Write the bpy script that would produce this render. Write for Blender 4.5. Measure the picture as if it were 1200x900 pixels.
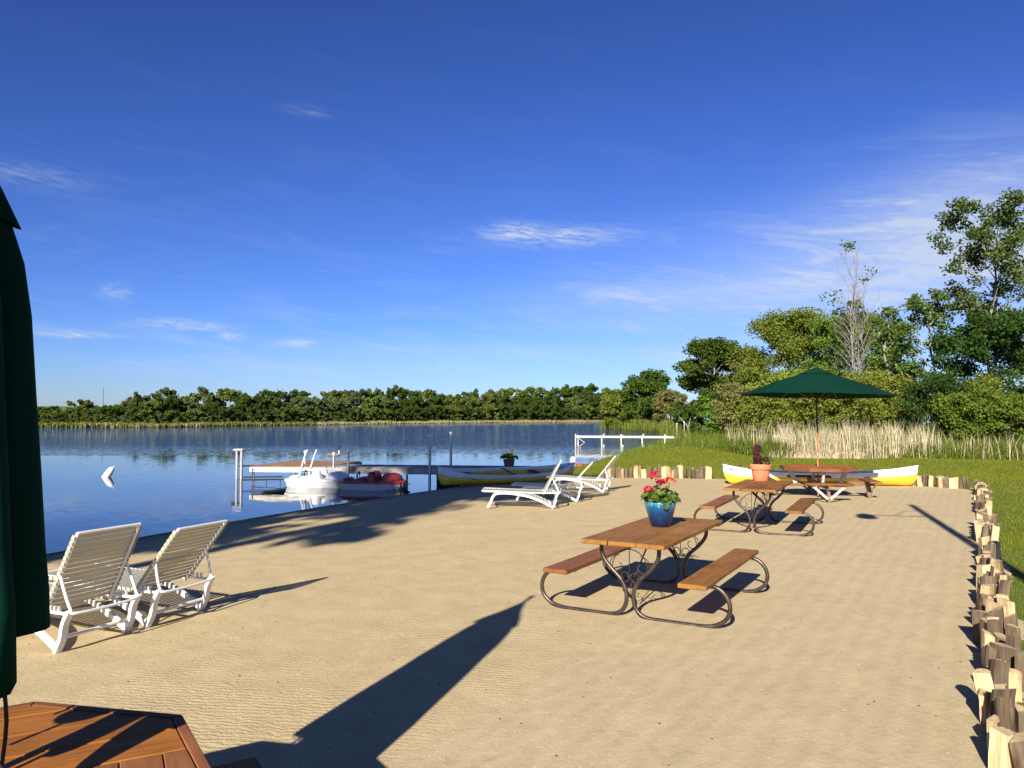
import bpy, bmesh, math, random
import numpy as np
from mathutils import Vector, Matrix
R = math.radians
sc = bpy.context.scene
for o in list(bpy.data.objects): bpy.data.objects.remove(o)
col = sc.collection
# ------------------------------------------------------------------ camera
F, YH, CAMH = 890.0, 489.0, 1.92            # focal length in photo pixels, horizon row, eye height
PITCH = math.atan((YH - 450) / F)
cam = bpy.data.cameras.new('camera'); cam.sensor_width = 36; cam.sensor_fit = 'HORIZONTAL'
cam.lens = F / 1200 * 36; cam.clip_start = .05; cam.clip_end = 6000
camo = bpy.data.objects.new('camera', cam); col.objects.link(camo)
camo.location = (0, 0, CAMH); camo.rotation_euler = (math.pi/2 + PITCH, 0, 0)
sc.camera = camo
# ------------------------------------------------------------------ sky, sun, exposure
SUN_AZ, SUN_EL = 19.0, 26.6                 # shadows fall 19 degrees right of the view axis
ca, sa = math.cos(R(SUN_AZ)), math.sin(R(SUN_AZ))
LDIR = Vector((sa*math.cos(R(SUN_EL)), ca*math.cos(R(SUN_EL)), -math.sin(R(SUN_EL))))
EXPOSURE = 1.10; SKY_STR = .061; SUN_STR = 5.0
w = bpy.data.worlds.new('World'); sc.world = w; w.use_nodes = True
wn, wl = w.node_tree.nodes, w.node_tree.links
wn.clear()
def wnode(t, **k):
    n = wn.new(t)
    for a, v in k.items(): setattr(n, a, v)
    return n
def wmath(op, a, b=None, c=None):
    n = wn.new('ShaderNodeMath'); n.operation = op
    for i, v in enumerate((a, b, c)):
        if v is None: continue
        if isinstance(v, (int, float)): n.inputs[i].default_value = v
        else: wl.new(v, n.inputs[i])
    return n.outputs[0]
sky = wnode('ShaderNodeTexSky', sky_type='NISHITA', sun_disc=False)
sky.sun_elevation = R(SUN_EL); sky.sun_rotation = R(180 + SUN_AZ)
sky.altitude = 300; sky.air_density = 1.0; sky.dust_density = .3; sky.ozone_density = 3.0
gam = wnode('ShaderNodeGamma'); gam.inputs['Gamma'].default_value = 1.35; wl.new(sky.outputs[0], gam.inputs['Color'])
hsv = wnode('ShaderNodeVectorMath', operation='MULTIPLY'); wl.new(gam.outputs[0], hsv.inputs[0]); hsv.inputs[1].default_value = (.25, .31, .535)
tc = wnode('ShaderNodeTexCoord'); sep = wnode('ShaderNodeSeparateXYZ'); wl.new(tc.outputs['Generated'], sep.inputs[0])
az = wmath('ARCTAN2', sep.outputs[0], sep.outputs[1]); el = wmath('ARCSINE', sep.outputs[2])
# cirrus: noise stretched along the wind, in (azimuth, elevation) of the dome
cmb = wnode('ShaderNodeCombineXYZ'); wl.new(wmath('MULTIPLY', az, 2.6), cmb.inputs[0])
wl.new(wmath('ADD', wmath('MULTIPLY', el, 15.0), wmath('MULTIPLY', az, 1.6)), cmb.inputs[1])
nz = wnode('ShaderNodeTexNoise'); nz.inputs['Scale'].default_value = 2.2; nz.inputs['Detail'].default_value = 7; nz.inputs['Roughness'].default_value = .62
nz.inputs['Distortion'].default_value = .6; wl.new(cmb.outputs[0], nz.inputs['Vector'])
nz2 = wnode('ShaderNodeTexNoise'); nz2.inputs['Scale'].default_value = 9; nz2.inputs['Detail'].default_value = 6; nz2.inputs['Roughness'].default_value = .65
nz2.inputs['Distortion'].default_value = 1.0; wl.new(cmb.outputs[0], nz2.inputs['Vector'])
streak = wmath('MULTIPLY', wmath('MAXIMUM', wmath('SUBTRACT', nz.outputs[0], .50), 0), 4.0)
wisp = wmath('MULTIPLY', wmath('MAXIMUM', wmath('SUBTRACT', nz2.outputs[0], .36), 0), 3.6)
# thin streaks low over the horizon all round
low = wmath('MULTIPLY', streak, wmath('POWER', 2.718, wmath('MULTIPLY', wmath('ABSOLUTE', wmath('SUBTRACT', el, .09)), -9.0)))
total = wmath('MULTIPLY', low, .22)
def sky_at(u, v):
    x = (u-600)/F; q = -(v-450)/F
    d = Vector((x, math.cos(PITCH)-q*math.sin(PITCH), math.sin(PITCH)+q*math.cos(PITCH))).normalized()
    return math.atan2(d.x, d.y), math.asin(d.z)
WISPS = [(650,277,75,10,.75,1),(600,268,28,8,.5,1),(215,381,42,5,.8,1),(273,394,14,4,.9,1),(346,401,20,4,.85,1),(136,342,13,8,.45,1),(80,391,34,4,.7,1),
         (40,206,50,10,.22,1),(360,130,25,5,.15,1),(840,345,190,20,.95,0),(1090,285,130,60,1.25,0),(920,310,190,50,.5,0),(1160,250,90,60,.8,0),(1000,400,260,60,.6,0),(560,412,230,9,.5,0),(430,430,260,10,.35,0),(720,380,110,10,.4,0)]
for (u, v, ww, hh, amp, kind) in WISPS:
    a0, e0 = sky_at(u, v)
    da = wmath('MULTIPLY', wmath('SUBTRACT', az, a0), F/ww); de = wmath('MULTIPLY', wmath('SUBTRACT', el, e0), F/hh)
    g = wmath('POWER', 2.718, wmath('MULTIPLY', wmath('ADD', wmath('MULTIPLY', da, da), wmath('MULTIPLY', de, de)), -1.0))
    total = wmath('ADD', total, wmath('MULTIPLY', wmath('MULTIPLY', g, amp), wisp if kind else wmath('ADD', wmath('ADD', wmath('MULTIPLY', streak, .5), .25), wmath('MULTIPLY', wisp, .12))))
cl = wnode('ShaderNodeMix', data_type='RGBA'); cl.clamp_factor = True
wl.new(wmath('MINIMUM', wmath('MULTIPLY', total, 1.1), .8), cl.inputs['Factor'])
wl.new(hsv.outputs[0], cl.inputs['A']); cl.inputs['B'].default_value = (5.0, 5.6, 6.4, 1)
bg = wnode('ShaderNodeBackground'); bg.inputs[1].default_value = SKY_STR
wl.new(cl.outputs['Result'], bg.inputs[0])
wo = wnode('ShaderNodeOutputWorld'); wl.new(bg.outputs[0], wo.inputs[0])
sl = bpy.data.lights.new('sun', 'SUN'); sl.energy = SUN_STR; sl.angle = R(.53); sl.color = (1, .945, .85)
so = bpy.data.objects.new('sun', sl); col.objects.link(so); so.location = (-20, -60, 40)
so.rotation_euler = LDIR.to_track_quat('-Z', 'Y').to_euler()
sc.view_settings.view_transform = 'Standard'; sc.view_settings.look = 'None'
sc.view_settings.exposure = EXPOSURE; sc.view_settings.gamma = 1.0
sc.render.engine = 'CYCLES'
# ------------------------------------------------------------------ pixel -> place helpers (rays of the photograph)
def ray(u, v):
    x = (u-600)/F; q = -(v-450)/F; c, s = math.cos(PITCH), math.sin(PITCH)
    return Vector((x, c-q*s, s+q*c))
def at(u, v, z=0.0):
    r = ray(u, v); t = (z-CAMH)/r.z
    return Vector((r.x*t, r.y*t, z))
def atd(u, v, y):
    r = ray(u, v); t = y/r.y
    return Vector((r.x*t, y, CAMH + r.z*t))
# ------------------------------------------------------------------ materials
MATS = {}
def nmat(name):
    m = bpy.data.materials.new(name); m.use_nodes = True; MATS[name] = m
    nt = m.node_tree; return m, nt, nt.nodes, nt.links, nt.nodes['Principled BSDF']
def ramp(nt, fac, stops):
    r = nt.nodes.new('ShaderNodeValToRGB'); e = r.color_ramp.elements
    while len(e) < len(stops): e.new(.5)
    for el_, (p, c) in zip(e, stops): el_.position = p; el_.color = (*c, 1)
    nt.links.new(fac, r.inputs[0]); return r.outputs[0]
def noise(nt, vec, scale, detail=4, rough=.55, dist=0.0):
    n = nt.nodes.new('ShaderNodeTexNoise'); n.inputs['Scale'].default_value = scale; n.inputs['Detail'].default_value = detail
    n.inputs['Roughness'].default_value = rough; n.inputs['Distortion'].default_value = dist
    if vec: nt.links.new(vec, n.inputs['Vector'])
    return n.outputs[0]
def mapped(nt, src='Object', scale=(1,1,1), rot=(0,0,0), rnd=False):
    t = nt.nodes.new('ShaderNodeTexCoord'); mp = nt.nodes.new('ShaderNodeMapping')
    mp.inputs['Scale'].default_value = scale; mp.inputs['Rotation'].default_value = rot
    nt.links.new(t.outputs[src], mp.inputs[0])
    if rnd:
        oi = nt.nodes.new('ShaderNodeObjectInfo'); cx = nt.nodes.new('ShaderNodeVectorMath'); cx.operation = 'SCALE'
        cx.inputs[0].default_value = (37.0, 17.0, 29.0); nt.links.new(oi.outputs['Random'], cx.inputs['Scale'])
        ad = nt.nodes.new('ShaderNodeVectorMath'); ad.operation = 'ADD'
        nt.links.new(mp.outputs[0], ad.inputs[0]); nt.links.new(cx.outputs[0], ad.inputs[1]); return ad.outputs[0]
    return mp.outputs[0]
def wpos(nt, scale=(1,1,1), rot=(0,0,0)):
    g = nt.nodes.new('ShaderNodeNewGeometry'); mp = nt.nodes.new('ShaderNodeMapping')
    mp.inputs['Scale'].default_value = scale; mp.inputs['Rotation'].default_value = rot
    nt.links.new(g.outputs['Position'], mp.inputs[0]); return mp.outputs[0]
def mixc(nt, f, a, b, mode='MIX'):
    m = nt.nodes.new('ShaderNodeMix'); m.data_type = 'RGBA'; m.blend_type = mode; m.clamp_factor = True
    for s, v in (('Factor', f), ('A', a), ('B', b)):
        if isinstance(v, (int, float)): m.inputs[s].default_value = v
        elif isinstance(v, tuple): m.inputs[s].default_value = (*v, 1)
        else: nt.links.new(v, m.inputs[s])
    return m.outputs['Result']
def bump(nt, b, h, strength=.3, dist=.01, prev=None):
    n = nt.nodes.new('ShaderNodeBump'); n.inputs['Strength'].default_value = strength; n.inputs['Distance'].default_value = dist
    nt.links.new(h, n.inputs['Height'])
    if prev: nt.links.new(prev, n.inputs['Normal'])
    nt.links.new(n.outputs[0], b.inputs['Normal']); return n.outputs[0]
def nmath(nt, op, a, b=None):
    n = nt.nodes.new('ShaderNodeMath'); n.operation = op
    for i, v in enumerate((a, b)):
        if v is None: continue
        if isinstance(v, (int, float)): n.inputs[i].default_value = v
        else: nt.links.new(v, n.inputs[i])
    return n.outputs[0]

def m_plain(name, c, rough=.5, metal=0, var=.12, scale=6, spec=.5, wear=None):
    m, nt, n, l, b = nmat(name)
    v = mapped(nt, rnd=True); f = noise(nt, v, scale, 5, .6)
    lo = tuple(max(0, x*(1-var*1.6)) for x in c); hi = tuple(min(1, x*(1+var)) for x in c)
    cc = ramp(nt, f, [(.3, lo), (.7, hi)])
    if wear:
        g = ramp(nt, noise(nt, v, scale*4, 6, .7), [(.58, (0,0,0)), (.68, (1,1,1))]); cc = mixc(nt, g, cc, wear)
    l.new(cc, b.inputs['Base Color'])
    b.inputs['Roughness'].default_value = rough; b.inputs['Metallic'].default_value = metal; b.inputs['Specular IOR Level'].default_value = spec
    bump(nt, b, noise(nt, v, scale*8, 4), .08, .004)
    return m
def m_wood(name, dark, mid, light, axis=0, rough=.62, stretch=14, bumpd=.3, fine=26, spec=.16):
    m, nt, n, l, b = nmat(name)
    s = [stretch]*3; s[axis] = 1.0
    v = mapped(nt, scale=tuple(s), rnd=True)
    g1 = noise(nt, v, 1.6, 6, .6, 1.2); g2 = noise(nt, v, fine/6, 5, .7, .4)
    c1 = ramp(nt, g1, [(.28, dark), (.5, mid), (.74, light)])
    c2 = ramp(nt, g2, [(.3, tuple(x*.55 for x in mid)), (.62, (1, 1, 1))])
    cc = mixc(nt, .45, c1, c2, 'MULTIPLY')
    blot = noise(nt, mapped(nt, rnd=True), 2.3, 4, .6)
    cc = mixc(nt, ramp(nt, blot, [(.35, (0,0,0)), (.75, (.5,.5,.5))]), cc, tuple(x*1.25 for x in light))
    oi = n.new('ShaderNodeObjectInfo'); h = n.new('ShaderNodeHueSaturation')
    l.new(nmath(nt, 'ADD', nmath(nt, 'MULTIPLY', oi.outputs['Random'], .35), .82), h.inputs['Value']); l.new(cc, h.inputs['Color'])
    l.new(h.outputs[0], b.inputs['Base Color'])
    b.inputs['Roughness'].default_value = rough; b.inputs['Specular IOR Level'].default_value = spec
    bump(nt, b, mixc(nt, .5, g1, g2), bumpd, .006)
    return m
def m_leaf(name, dark, light, trans=.35, rough=.6, yellow=None, spec=.12):
    m, nt, n, l, b = nmat(name)
    g = n.new('ShaderNodeNewGeometry'); f = noise(nt, mapped(nt, rnd=True), .45, 3)
    mixf = nmath(nt, 'ADD', nmath(nt, 'MULTIPLY', g.outputs['Random Per Island'], .6), nmath(nt, 'MULTIPLY', f, .45))
    st = [(.1, dark), (.8, light)]
    if yellow: st.append((.97, yellow))
    c = ramp(nt, mixf, st)
    oi = n.new('ShaderNodeObjectInfo'); h = n.new('ShaderNodeHueSaturation')
    l.new(nmath(nt, 'ADD', nmath(nt, 'MULTIPLY', oi.outputs['Random'], .3), .85), h.inputs['Value'])
    l.new(nmath(nt, 'ADD', nmath(nt, 'MULTIPLY', oi.outputs['Random'], .03), .485), h.inputs['Hue']); l.new(c, h.inputs['Color'])
    l.new(h.outputs[0], b.inputs['Base Color']); b.inputs['Roughness'].default_value = rough; b.inputs['Specular IOR Level'].default_value = spec
    t = n.new('ShaderNodeBsdfTranslucent'); l.new(h.outputs[0], t.inputs[0])
    ms = n.new('ShaderNodeMixShader'); ms.inputs[0].default_value = trans
    l.new(b.outputs[0], ms.inputs[1]); l.new(t.outputs[0], ms.inputs[2]); l.new(ms.outputs[0], n['Material Output'].inputs[0])
    return m

def m_sand():
    m, nt, n, l, b = nmat('sand')
    p = wpos(nt)
    big = noise(nt, p, .35, 4, .6); mid = noise(nt, p, 3.0, 5, .65); fine = noise(nt, p, 60, 3, .7)
    c = ramp(nt, big, [(.3, (.40, .30, .155)), (.7, (.50, .385, .205))])
    c = mixc(nt, .5, c, ramp(nt, mid, [(.3, (.30, .225, .115)), (.7, (.56, .44, .245))]))
    c = mixc(nt, .3, c, ramp(nt, fine, [(.3, (.26, .19, .10)), (.7, (.64, .51, .30))]))
    # damp margin by the water: follows the height of the sand
    g = n.new('ShaderNodeNewGeometry'); s = n.new('ShaderNodeSeparateXYZ'); l.new(g.outputs['Position'], s.inputs[0])
    wet = n.new('ShaderNodeMapRange'); l.new(nmath(nt, 'ADD', s.outputs[2], nmath(nt, 'MULTIPLY', mid, .06)), wet.inputs[0])
    wet.inputs[1].default_value = -.27; wet.inputs[2].default_value = -.10; wet.inputs[3].default_value = 1; wet.inputs[4].default_value = 0
    c = mixc(nt, wet.outputs[0], c, (.13, .10, .065))
    l.new(c, b.inputs['Base Color']); b.inputs['Roughness'].default_value = .97; b.inputs['Specular IOR Level'].default_value = .05
    # three kinds of drag marks: fine rake lines across the court, wheel tracks along the log edging, faint sweeps on the left
    off = nmath(nt, 'ADD', nmath(nt, 'ADD', nmath(nt, 'MULTIPLY', s.outputs[0], .857), nmath(nt, 'MULTIPLY', s.outputs[1], -.515)), -.11)
    wob = nmath(nt, 'MULTIPLY', nmath(nt, 'SUBTRACT', noise(nt, p, .8, 3), .5), 1.2)
    zr = n.new('ShaderNodeMapRange'); l.new(nmath(nt, 'ADD', off, wob), zr.inputs[0]); zr.inputs[1].default_value = -3.1; zr.inputs[2].default_value = -2.7
    zl = n.new('ShaderNodeMapRange'); l.new(nmath(nt, 'ADD', off, nmath(nt, 'MULTIPLY', wob, 2.0)), zl.inputs[0]); zl.inputs[1].default_value = -6.2; zl.inputs[2].default_value = -4.6
    def rake(deg, sc_, dist, axis):
        r = n.new('ShaderNodeTexWave'); r.wave_type = 'BANDS'; r.bands_direction = axis; r.inputs['Scale'].default_value = sc_; r.inputs['Distortion'].default_value = dist
        r.inputs['Detail'].default_value = 4; r.inputs['Detail Scale'].default_value = 1.6; r.inputs['Detail Roughness'].default_value = .65; l.new(wpos(nt, (1, 1, 1), (0, 0, R(deg))), r.inputs['Vector']); return r.outputs['Fac']
    fineR = rake(7, 6.2, 9.0, 'Y'); trackR = rake(31.3, 1.7, 5.0, 'X'); sweepR = rake(-38, 3.0, 14.0, 'Y')
    patch = ramp(nt, noise(nt, p, .55, 4, .6), [(.38, (.03,.03,.03)), (.60, (1,1,1))])
    hgt = mixc(nt, zl.outputs[0], nmath(nt, 'MULTIPLY', sweepR, nmath(nt, 'MULTIPLY', patch, .55)), mixc(nt, zr.outputs[0], nmath(nt, 'MULTIPLY', fineR, patch), nmath(nt, 'MULTIPLY', trackR, .8)))
    c2 = mixc(nt, nmath(nt, 'MULTIPLY', zr.outputs[0], .30), c, (.40, .325, .205))
    c2 = mixc(nt, nmath(nt, 'MULTIPLY', hgt, .16), c2, (.62, .50, .30)); l.new(c2, b.inputs['Base Color'])
    b1 = bump(nt, b, hgt, .40, .009)
    vo = n.new('ShaderNodeTexVoronoi'); vo.feature = 'SMOOTH_F1'; vo.inputs['Scale'].default_value = 3.1; vo.inputs['Smoothness'].default_value = .25; l.new(mixc(nt, .06, p, n[noise(nt, p, 4, 3).node.name].outputs['Color'], 'ADD'), vo.inputs['Vector'])
    dent = nmath(nt, 'MULTIPLY', ramp(nt, vo.outputs['Distance'], [(.10, (0,0,0)), (.30, (1,1,1))]), 1.0)
    dmask = ramp(nt, noise(nt, p, .9, 3, .6), [(.50, (0,0,0)), (.62, (1,1,1))])
    b1 = bump(nt, b, mixc(nt, dmask, (1., 1., 1.), dent), .22, .016, b1)
    b2 = bump(nt, b, noise(nt, wpos(nt, (1, .45, 1), (0, 0, R(-52))), 7, 6, .7), .26, .016, b1)
    b3 = bump(nt, b, noise(nt, p, 38, 5, .75), .6, .008, b2)
    bump(nt, b, noise(nt, p, 190, 2, .7), .6, .0022, b3)
m_sand()
def m_lawn():
    m, nt, n, l, b = nmat('lawn')
    p = wpos(nt)
    a = noise(nt, p, .25, 4, .6); f = noise(nt, p, 7, 5, .7); s = noise(nt, wpos(nt, (.25, 1.4, 1), (0,0,R(25))), 1.1, 4, .6)
    c = ramp(nt, a, [(.3, (.085, .13, .018)), (.7, (.135, .175, .028))])
    c = mixc(nt, .5, c, ramp(nt, s, [(.3, (.075, .115, .016)), (.7, (.17, .20, .04))]))
    c = mixc(nt, .45, c, ramp(nt, f, [(.25, (.04, .06, .012)), (.75, (.18, .22, .045))]))
    l.new(c, b.inputs['Base Color']); b.inputs['Roughness'].default_value = .9; b.inputs['Specular IOR Level'].default_value = .1
    bump(nt, b, noise(nt, p, 14, 5, .7), .8, .06)
m_lawn()
def m_water():
    m, nt, n, l, b = nmat('lake_water')
    p = wpos(nt)
    b.inputs['Base Color'].default_value = (.012, .02, .03, 1); b.inputs['Roughness'].default_value = .035; b.inputs['IOR'].default_value = 1.33
    # wind: still in the lee of the near shore, rippled in patches further out. The facets of the waves tilt the normal directly,
    # so that far water stays rough where one pixel covers many waves
    g = n.new('ShaderNodeSeparateXYZ'); l.new(p, g.inputs[0])
    band = noise(nt, wpos(nt, (.010, .055, 1)), 1.0, 4, .6)
    far = n.new('ShaderNodeMapRange'); l.new(nmath(nt, 'ADD', g.outputs[1], nmath(nt, 'MULTIPLY', band, 44)), far.inputs[0])
    far.inputs[1].default_value = 66; far.inputs[2].default_value = 92; far.inputs[3].default_value = .05; far.inputs[4].default_value = 3.0
    amp = nmath(nt, 'MULTIPLY', far.outputs[0], ramp(nt, noise(nt, wpos(nt, (.02, .11, 1)), 1.0, 5, .65), [(.3, (.7,.7,.7)), (.65, (1,1,1))]))
    nn_ = n.new('ShaderNodeTexNoise'); nn_.inputs['Scale'].default_value = 4.5; nn_.inputs['Detail'].default_value = 5; nn_.inputs['Roughness'].default_value = .65
    l.new(wpos(nt, (.5, 1.3, 1)), nn_.inputs['Vector'])
    v1 = n.new('ShaderNodeVectorMath'); v1.operation = 'SUBTRACT'; l.new(nn_.outputs['Color'], v1.inputs[0]); v1.inputs[1].default_value = (.5, .5, .5)
    v2 = n.new('ShaderNodeVectorMath'); v2.operation = 'SCALE'; l.new(v1.outputs[0], v2.inputs[0]); l.new(amp, v2.inputs['Scale'])
    v3 = n.new('ShaderNodeVectorMath'); v3.operation = 'MULTIPLY_ADD'; l.new(v2.outputs[0], v3.inputs[0]); v3.inputs[1].default_value = (1, 1, 0); v3.inputs[2].default_value = (0, 0, 1)
    v4 = n.new('ShaderNodeVectorMath'); v4.operation = 'NORMALIZE'; l.new(v3.outputs[0], v4.inputs[0]); l.new(v4.outputs[0], b.inputs['Normal'])
m_water()
m_plain('white_paint', (.78, .77, .72), .35, var=.06, wear=(.55, .52, .45))
m_plain('white_plastic', (.70, .69, .65), .3, var=.05)
m_plain('old_white_wood', (.50, .48, .42), .7, var=.18, wear=(.35, .31, .25))
m_plain('white_hull', (.66, .65, .60), .32, var=.10, scale=4, wear=(.45, .43, .37))
m_plain('yellow_hull', (.74, .47, .03), .35, var=.12, scale=4, wear=(.46, .33, .10))
m_plain('red_plastic', (.28, .03, .022), .45, var=.25, wear=(.36, .10, .08))
m_plain('grey_hull', (.50, .50, .48), .35, var=.08)
m_plain('galvanised', (.42, .42, .41), .45, .6, var=.15)
m_plain('black_plastic', (.012, .012, .012), .45)
m_plain('frame_steel', (.075, .055, .042), .38, .55, var=.35, scale=18, wear=(.16, .12, .09))
m_plain('thin_iron', (.05, .037, .03), .5, .4, var=.3, wear=(.13, .08, .05))
m_plain('terracotta', (.52, .17, .075), .8, var=.15, wear=(.58, .27, .15))
m_plain('soil', (.035, .024, .016), .95, var=.4, scale=30)
m_plain('navy_print', (.03, .05, .14), .5)
m_plain('pale_print', (.55, .58, .62), .5)
m_plain('rusty_flower', (.30, .06, .02), .6)
m_plain('dark_timber', (.02, .017, .014), .9, var=.4)
m_plain('bare_branch', (.21, .185, .155), .8, var=.3, scale=3)
m_plain('bark', (.085, .066, .05), .9, var=.45, scale=5)
m_plain('pale_bark', (.26, .235, .20), .85, var=.35, scale=4)
m_plain('pebble', (.24, .19, .13), .8, var=.4, scale=3)
m_plain('twig', (.06, .045, .03), .9, var=.4)
m_plain('utility_wood', (.10, .09, .08), .9)
m_plain('vinyl_strap', (.42, .385, .275), .42, var=.05)
m_plain('orange_red', (.55, .07, .03), .5)
m_wood('stain_top', (.13, .053, .011), (.215, .094, .022), (.285, .135, .036))
m_wood('stain_near', (.17, .058, .009), (.26, .092, .014), (.33, .13, .022), bumpd=.2)
m_wood('stain_near_cross', (.15, .055, .016), (.21, .08, .024), (.27, .11, .035), axis=1, bumpd=.2)
m_wood('stain_rim', (.12, .040, .013), (.18, .065, .022), (.23, .09, .03))
m_wood('bench_red', (.14, .052, .018), (.21, .080, .028), (.27, .115, .042), rough=.6)
m_wood('old_brown', (.09, .055, .034), (.16, .095, .055), (.22, .14, .085))
m_wood('deck_brown', (.13, .075, .045), (.21, .125, .075), (.28, .185, .12), rough=.85)
m_wood('deck_grey', (.17, .155, .14), (.28, .26, .235), (.38, .355, .32), rough=.85)
m_wood('pole_wood', (.20, .075, .025), (.28, .115, .04), (.34, .15, .06), axis=2)
m_wood('split_wood', (.22, .14, .065), (.46, .33, .165), (.66, .52, .30), axis=2, rough=.85, stretch=11, bumpd=.7)
m_wood('log_bark', (.03, .021, .014), (.095, .066, .04), (.19, .14, .088), axis=2, rough=.95, stretch=6, bumpd=.9)
def m_cut():
    m, nt, n, l, b = nmat('log_end')
    wv = n.new('ShaderNodeTexWave'); wv.wave_type = 'RINGS'; wv.rings_direction = 'Z'; wv.inputs['Scale'].default_value = 14; wv.inputs['Distortion'].default_value = 3
    l.new(mapped(nt, rnd=False), wv.inputs['Vector'])
    c = ramp(nt, wv.outputs['Fac'], [(0, (.40, .275, .14)), (1, (.50, .365, .20))])
    c = mixc(nt, ramp(nt, noise(nt, mapped(nt, rnd=True), 9, 5), [(.35, (0,0,0)), (.7, (.9,.9,.9))]), c, (.20, .14, .08))
    l.new(c, b.inputs['Base Color']); b.inputs['Roughness'].default_value = .9; bump(nt, b, wv.outputs['Fac'], .3, .004)
m_cut()
def m_pot():
    m, nt, n, l, b = nmat('blue_glaze')
    t = n.new('ShaderNodeTexCoord'); s = n.new('ShaderNodeSeparateXYZ'); l.new(t.outputs['Object'], s.inputs[0])
    ang = nmath(nt, 'ARCTAN2', s.outputs[1], s.outputs[0]); cv = n.new('ShaderNodeCombineXYZ')
    l.new(nmath(nt, 'MULTIPLY', ang, 9), cv.inputs[0]); l.new(nmath(nt, 'MULTIPLY', s.outputs[2], 5), cv.inputs[1])
    drip = noise(nt, cv.outputs[0], 2.2, 5, .6)
    hgt = nmath(nt, 'ADD', nmath(nt, 'MULTIPLY', s.outputs[2], 2.6), nmath(nt, 'MULTIPLY', drip, .75))
    c = ramp(nt, hgt, [(.42, (.003, .008, .035)), (.76, (.003, .032, .10)), (.97, (.006, .09, .19)), (1.07, (.05, .24, .29))])
    l.new(c, b.inputs['Base Color']); b.inputs['Roughness'].default_value = .16; b.inputs['Coat Weight'].default_value = .4
    bump(nt, b, drip, .15, .01)
m_pot()
def m_canvas(name, c):
    m, nt, n, l, b = nmat(name)
    v = mapped(nt); f = noise(nt, v, 2.0, 5, .6)
    cc = ramp(nt, f, [(.3, tuple(x*.82 for x in c)), (.7, tuple(x*1.12 for x in c))])
    l.new(cc, b.inputs['Base Color']); b.inputs['Roughness'].default_value = .9; b.inputs['Specular IOR Level'].default_value = .08
    bump(nt, b, noise(nt, v, 5, 4), .25, .03)
m_canvas('green_canvas', (.0016, .026, .015))
m_leaf('leaf_oak', (0.020, 0.043, 0.006), (0.075, 0.118, 0.014), .22)
m_leaf('leaf_mid', (0.043, 0.082, 0.009), (0.146, 0.207, 0.023), .3)
m_leaf('leaf_light', (0.065, 0.104, 0.012), (0.201, 0.249, 0.033), .35, yellow=(0.283, 0.304, 0.044))
m_leaf('leaf_willow', (0.084, 0.110, 0.012), (0.224, 0.248, 0.038), .35)
m_leaf('leaf_cotton', (0.029, 0.056, 0.010), (0.115, 0.171, 0.036), .3, .35)
m_leaf('leaf_dark', (0.012, 0.027, 0.005), (0.045, 0.077, 0.011), .2)
m_leaf('leaf_brownish', (0.070, 0.067, 0.019), (0.170, 0.160, 0.043), .25)
m_leaf('leaf_far', (0.020, 0.041, 0.006), (0.070, 0.103, 0.014), .2)
m_leaf('leaf_far_light', (0.050, 0.077, 0.012), (0.130, 0.165, 0.028), .2)
m_leaf('leaf_far_grey', (0.055, 0.077, 0.025), (0.130, 0.154, 0.053), .2)
m_leaf('grass_blade', (.075, .100, .006), (.205, .200, .018), .3)
m_leaf('sedge', (0.055, 0.093, 0.010), (0.170, 0.206, 0.028), .3)
m_leaf('reed_dry', (.32, .25, .14), (.62, .53, .34), .25, .7)
m_leaf('reed_far', (.16, .145, .06), (.34, .28, .14), .2, .7)
m_leaf('reed_far_green', (0.060, 0.082, 0.011), (0.150, 0.165, 0.025), .2, .7)
m_leaf('geranium_leaf', (0.030, 0.062, 0.007), (0.120, 0.185, 0.025), .3, .5, (0.260, 0.288, 0.056))
m_leaf('geranium_red', (.42, .008, .012), (.72, .03, .035), .3)
m_leaf('coleus', (.022, .008, .012), (.085, .022, .028), .2)
m_leaf('coleus_edge', (.05, .05, .02), (.13, .12, .05), .2)
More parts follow.
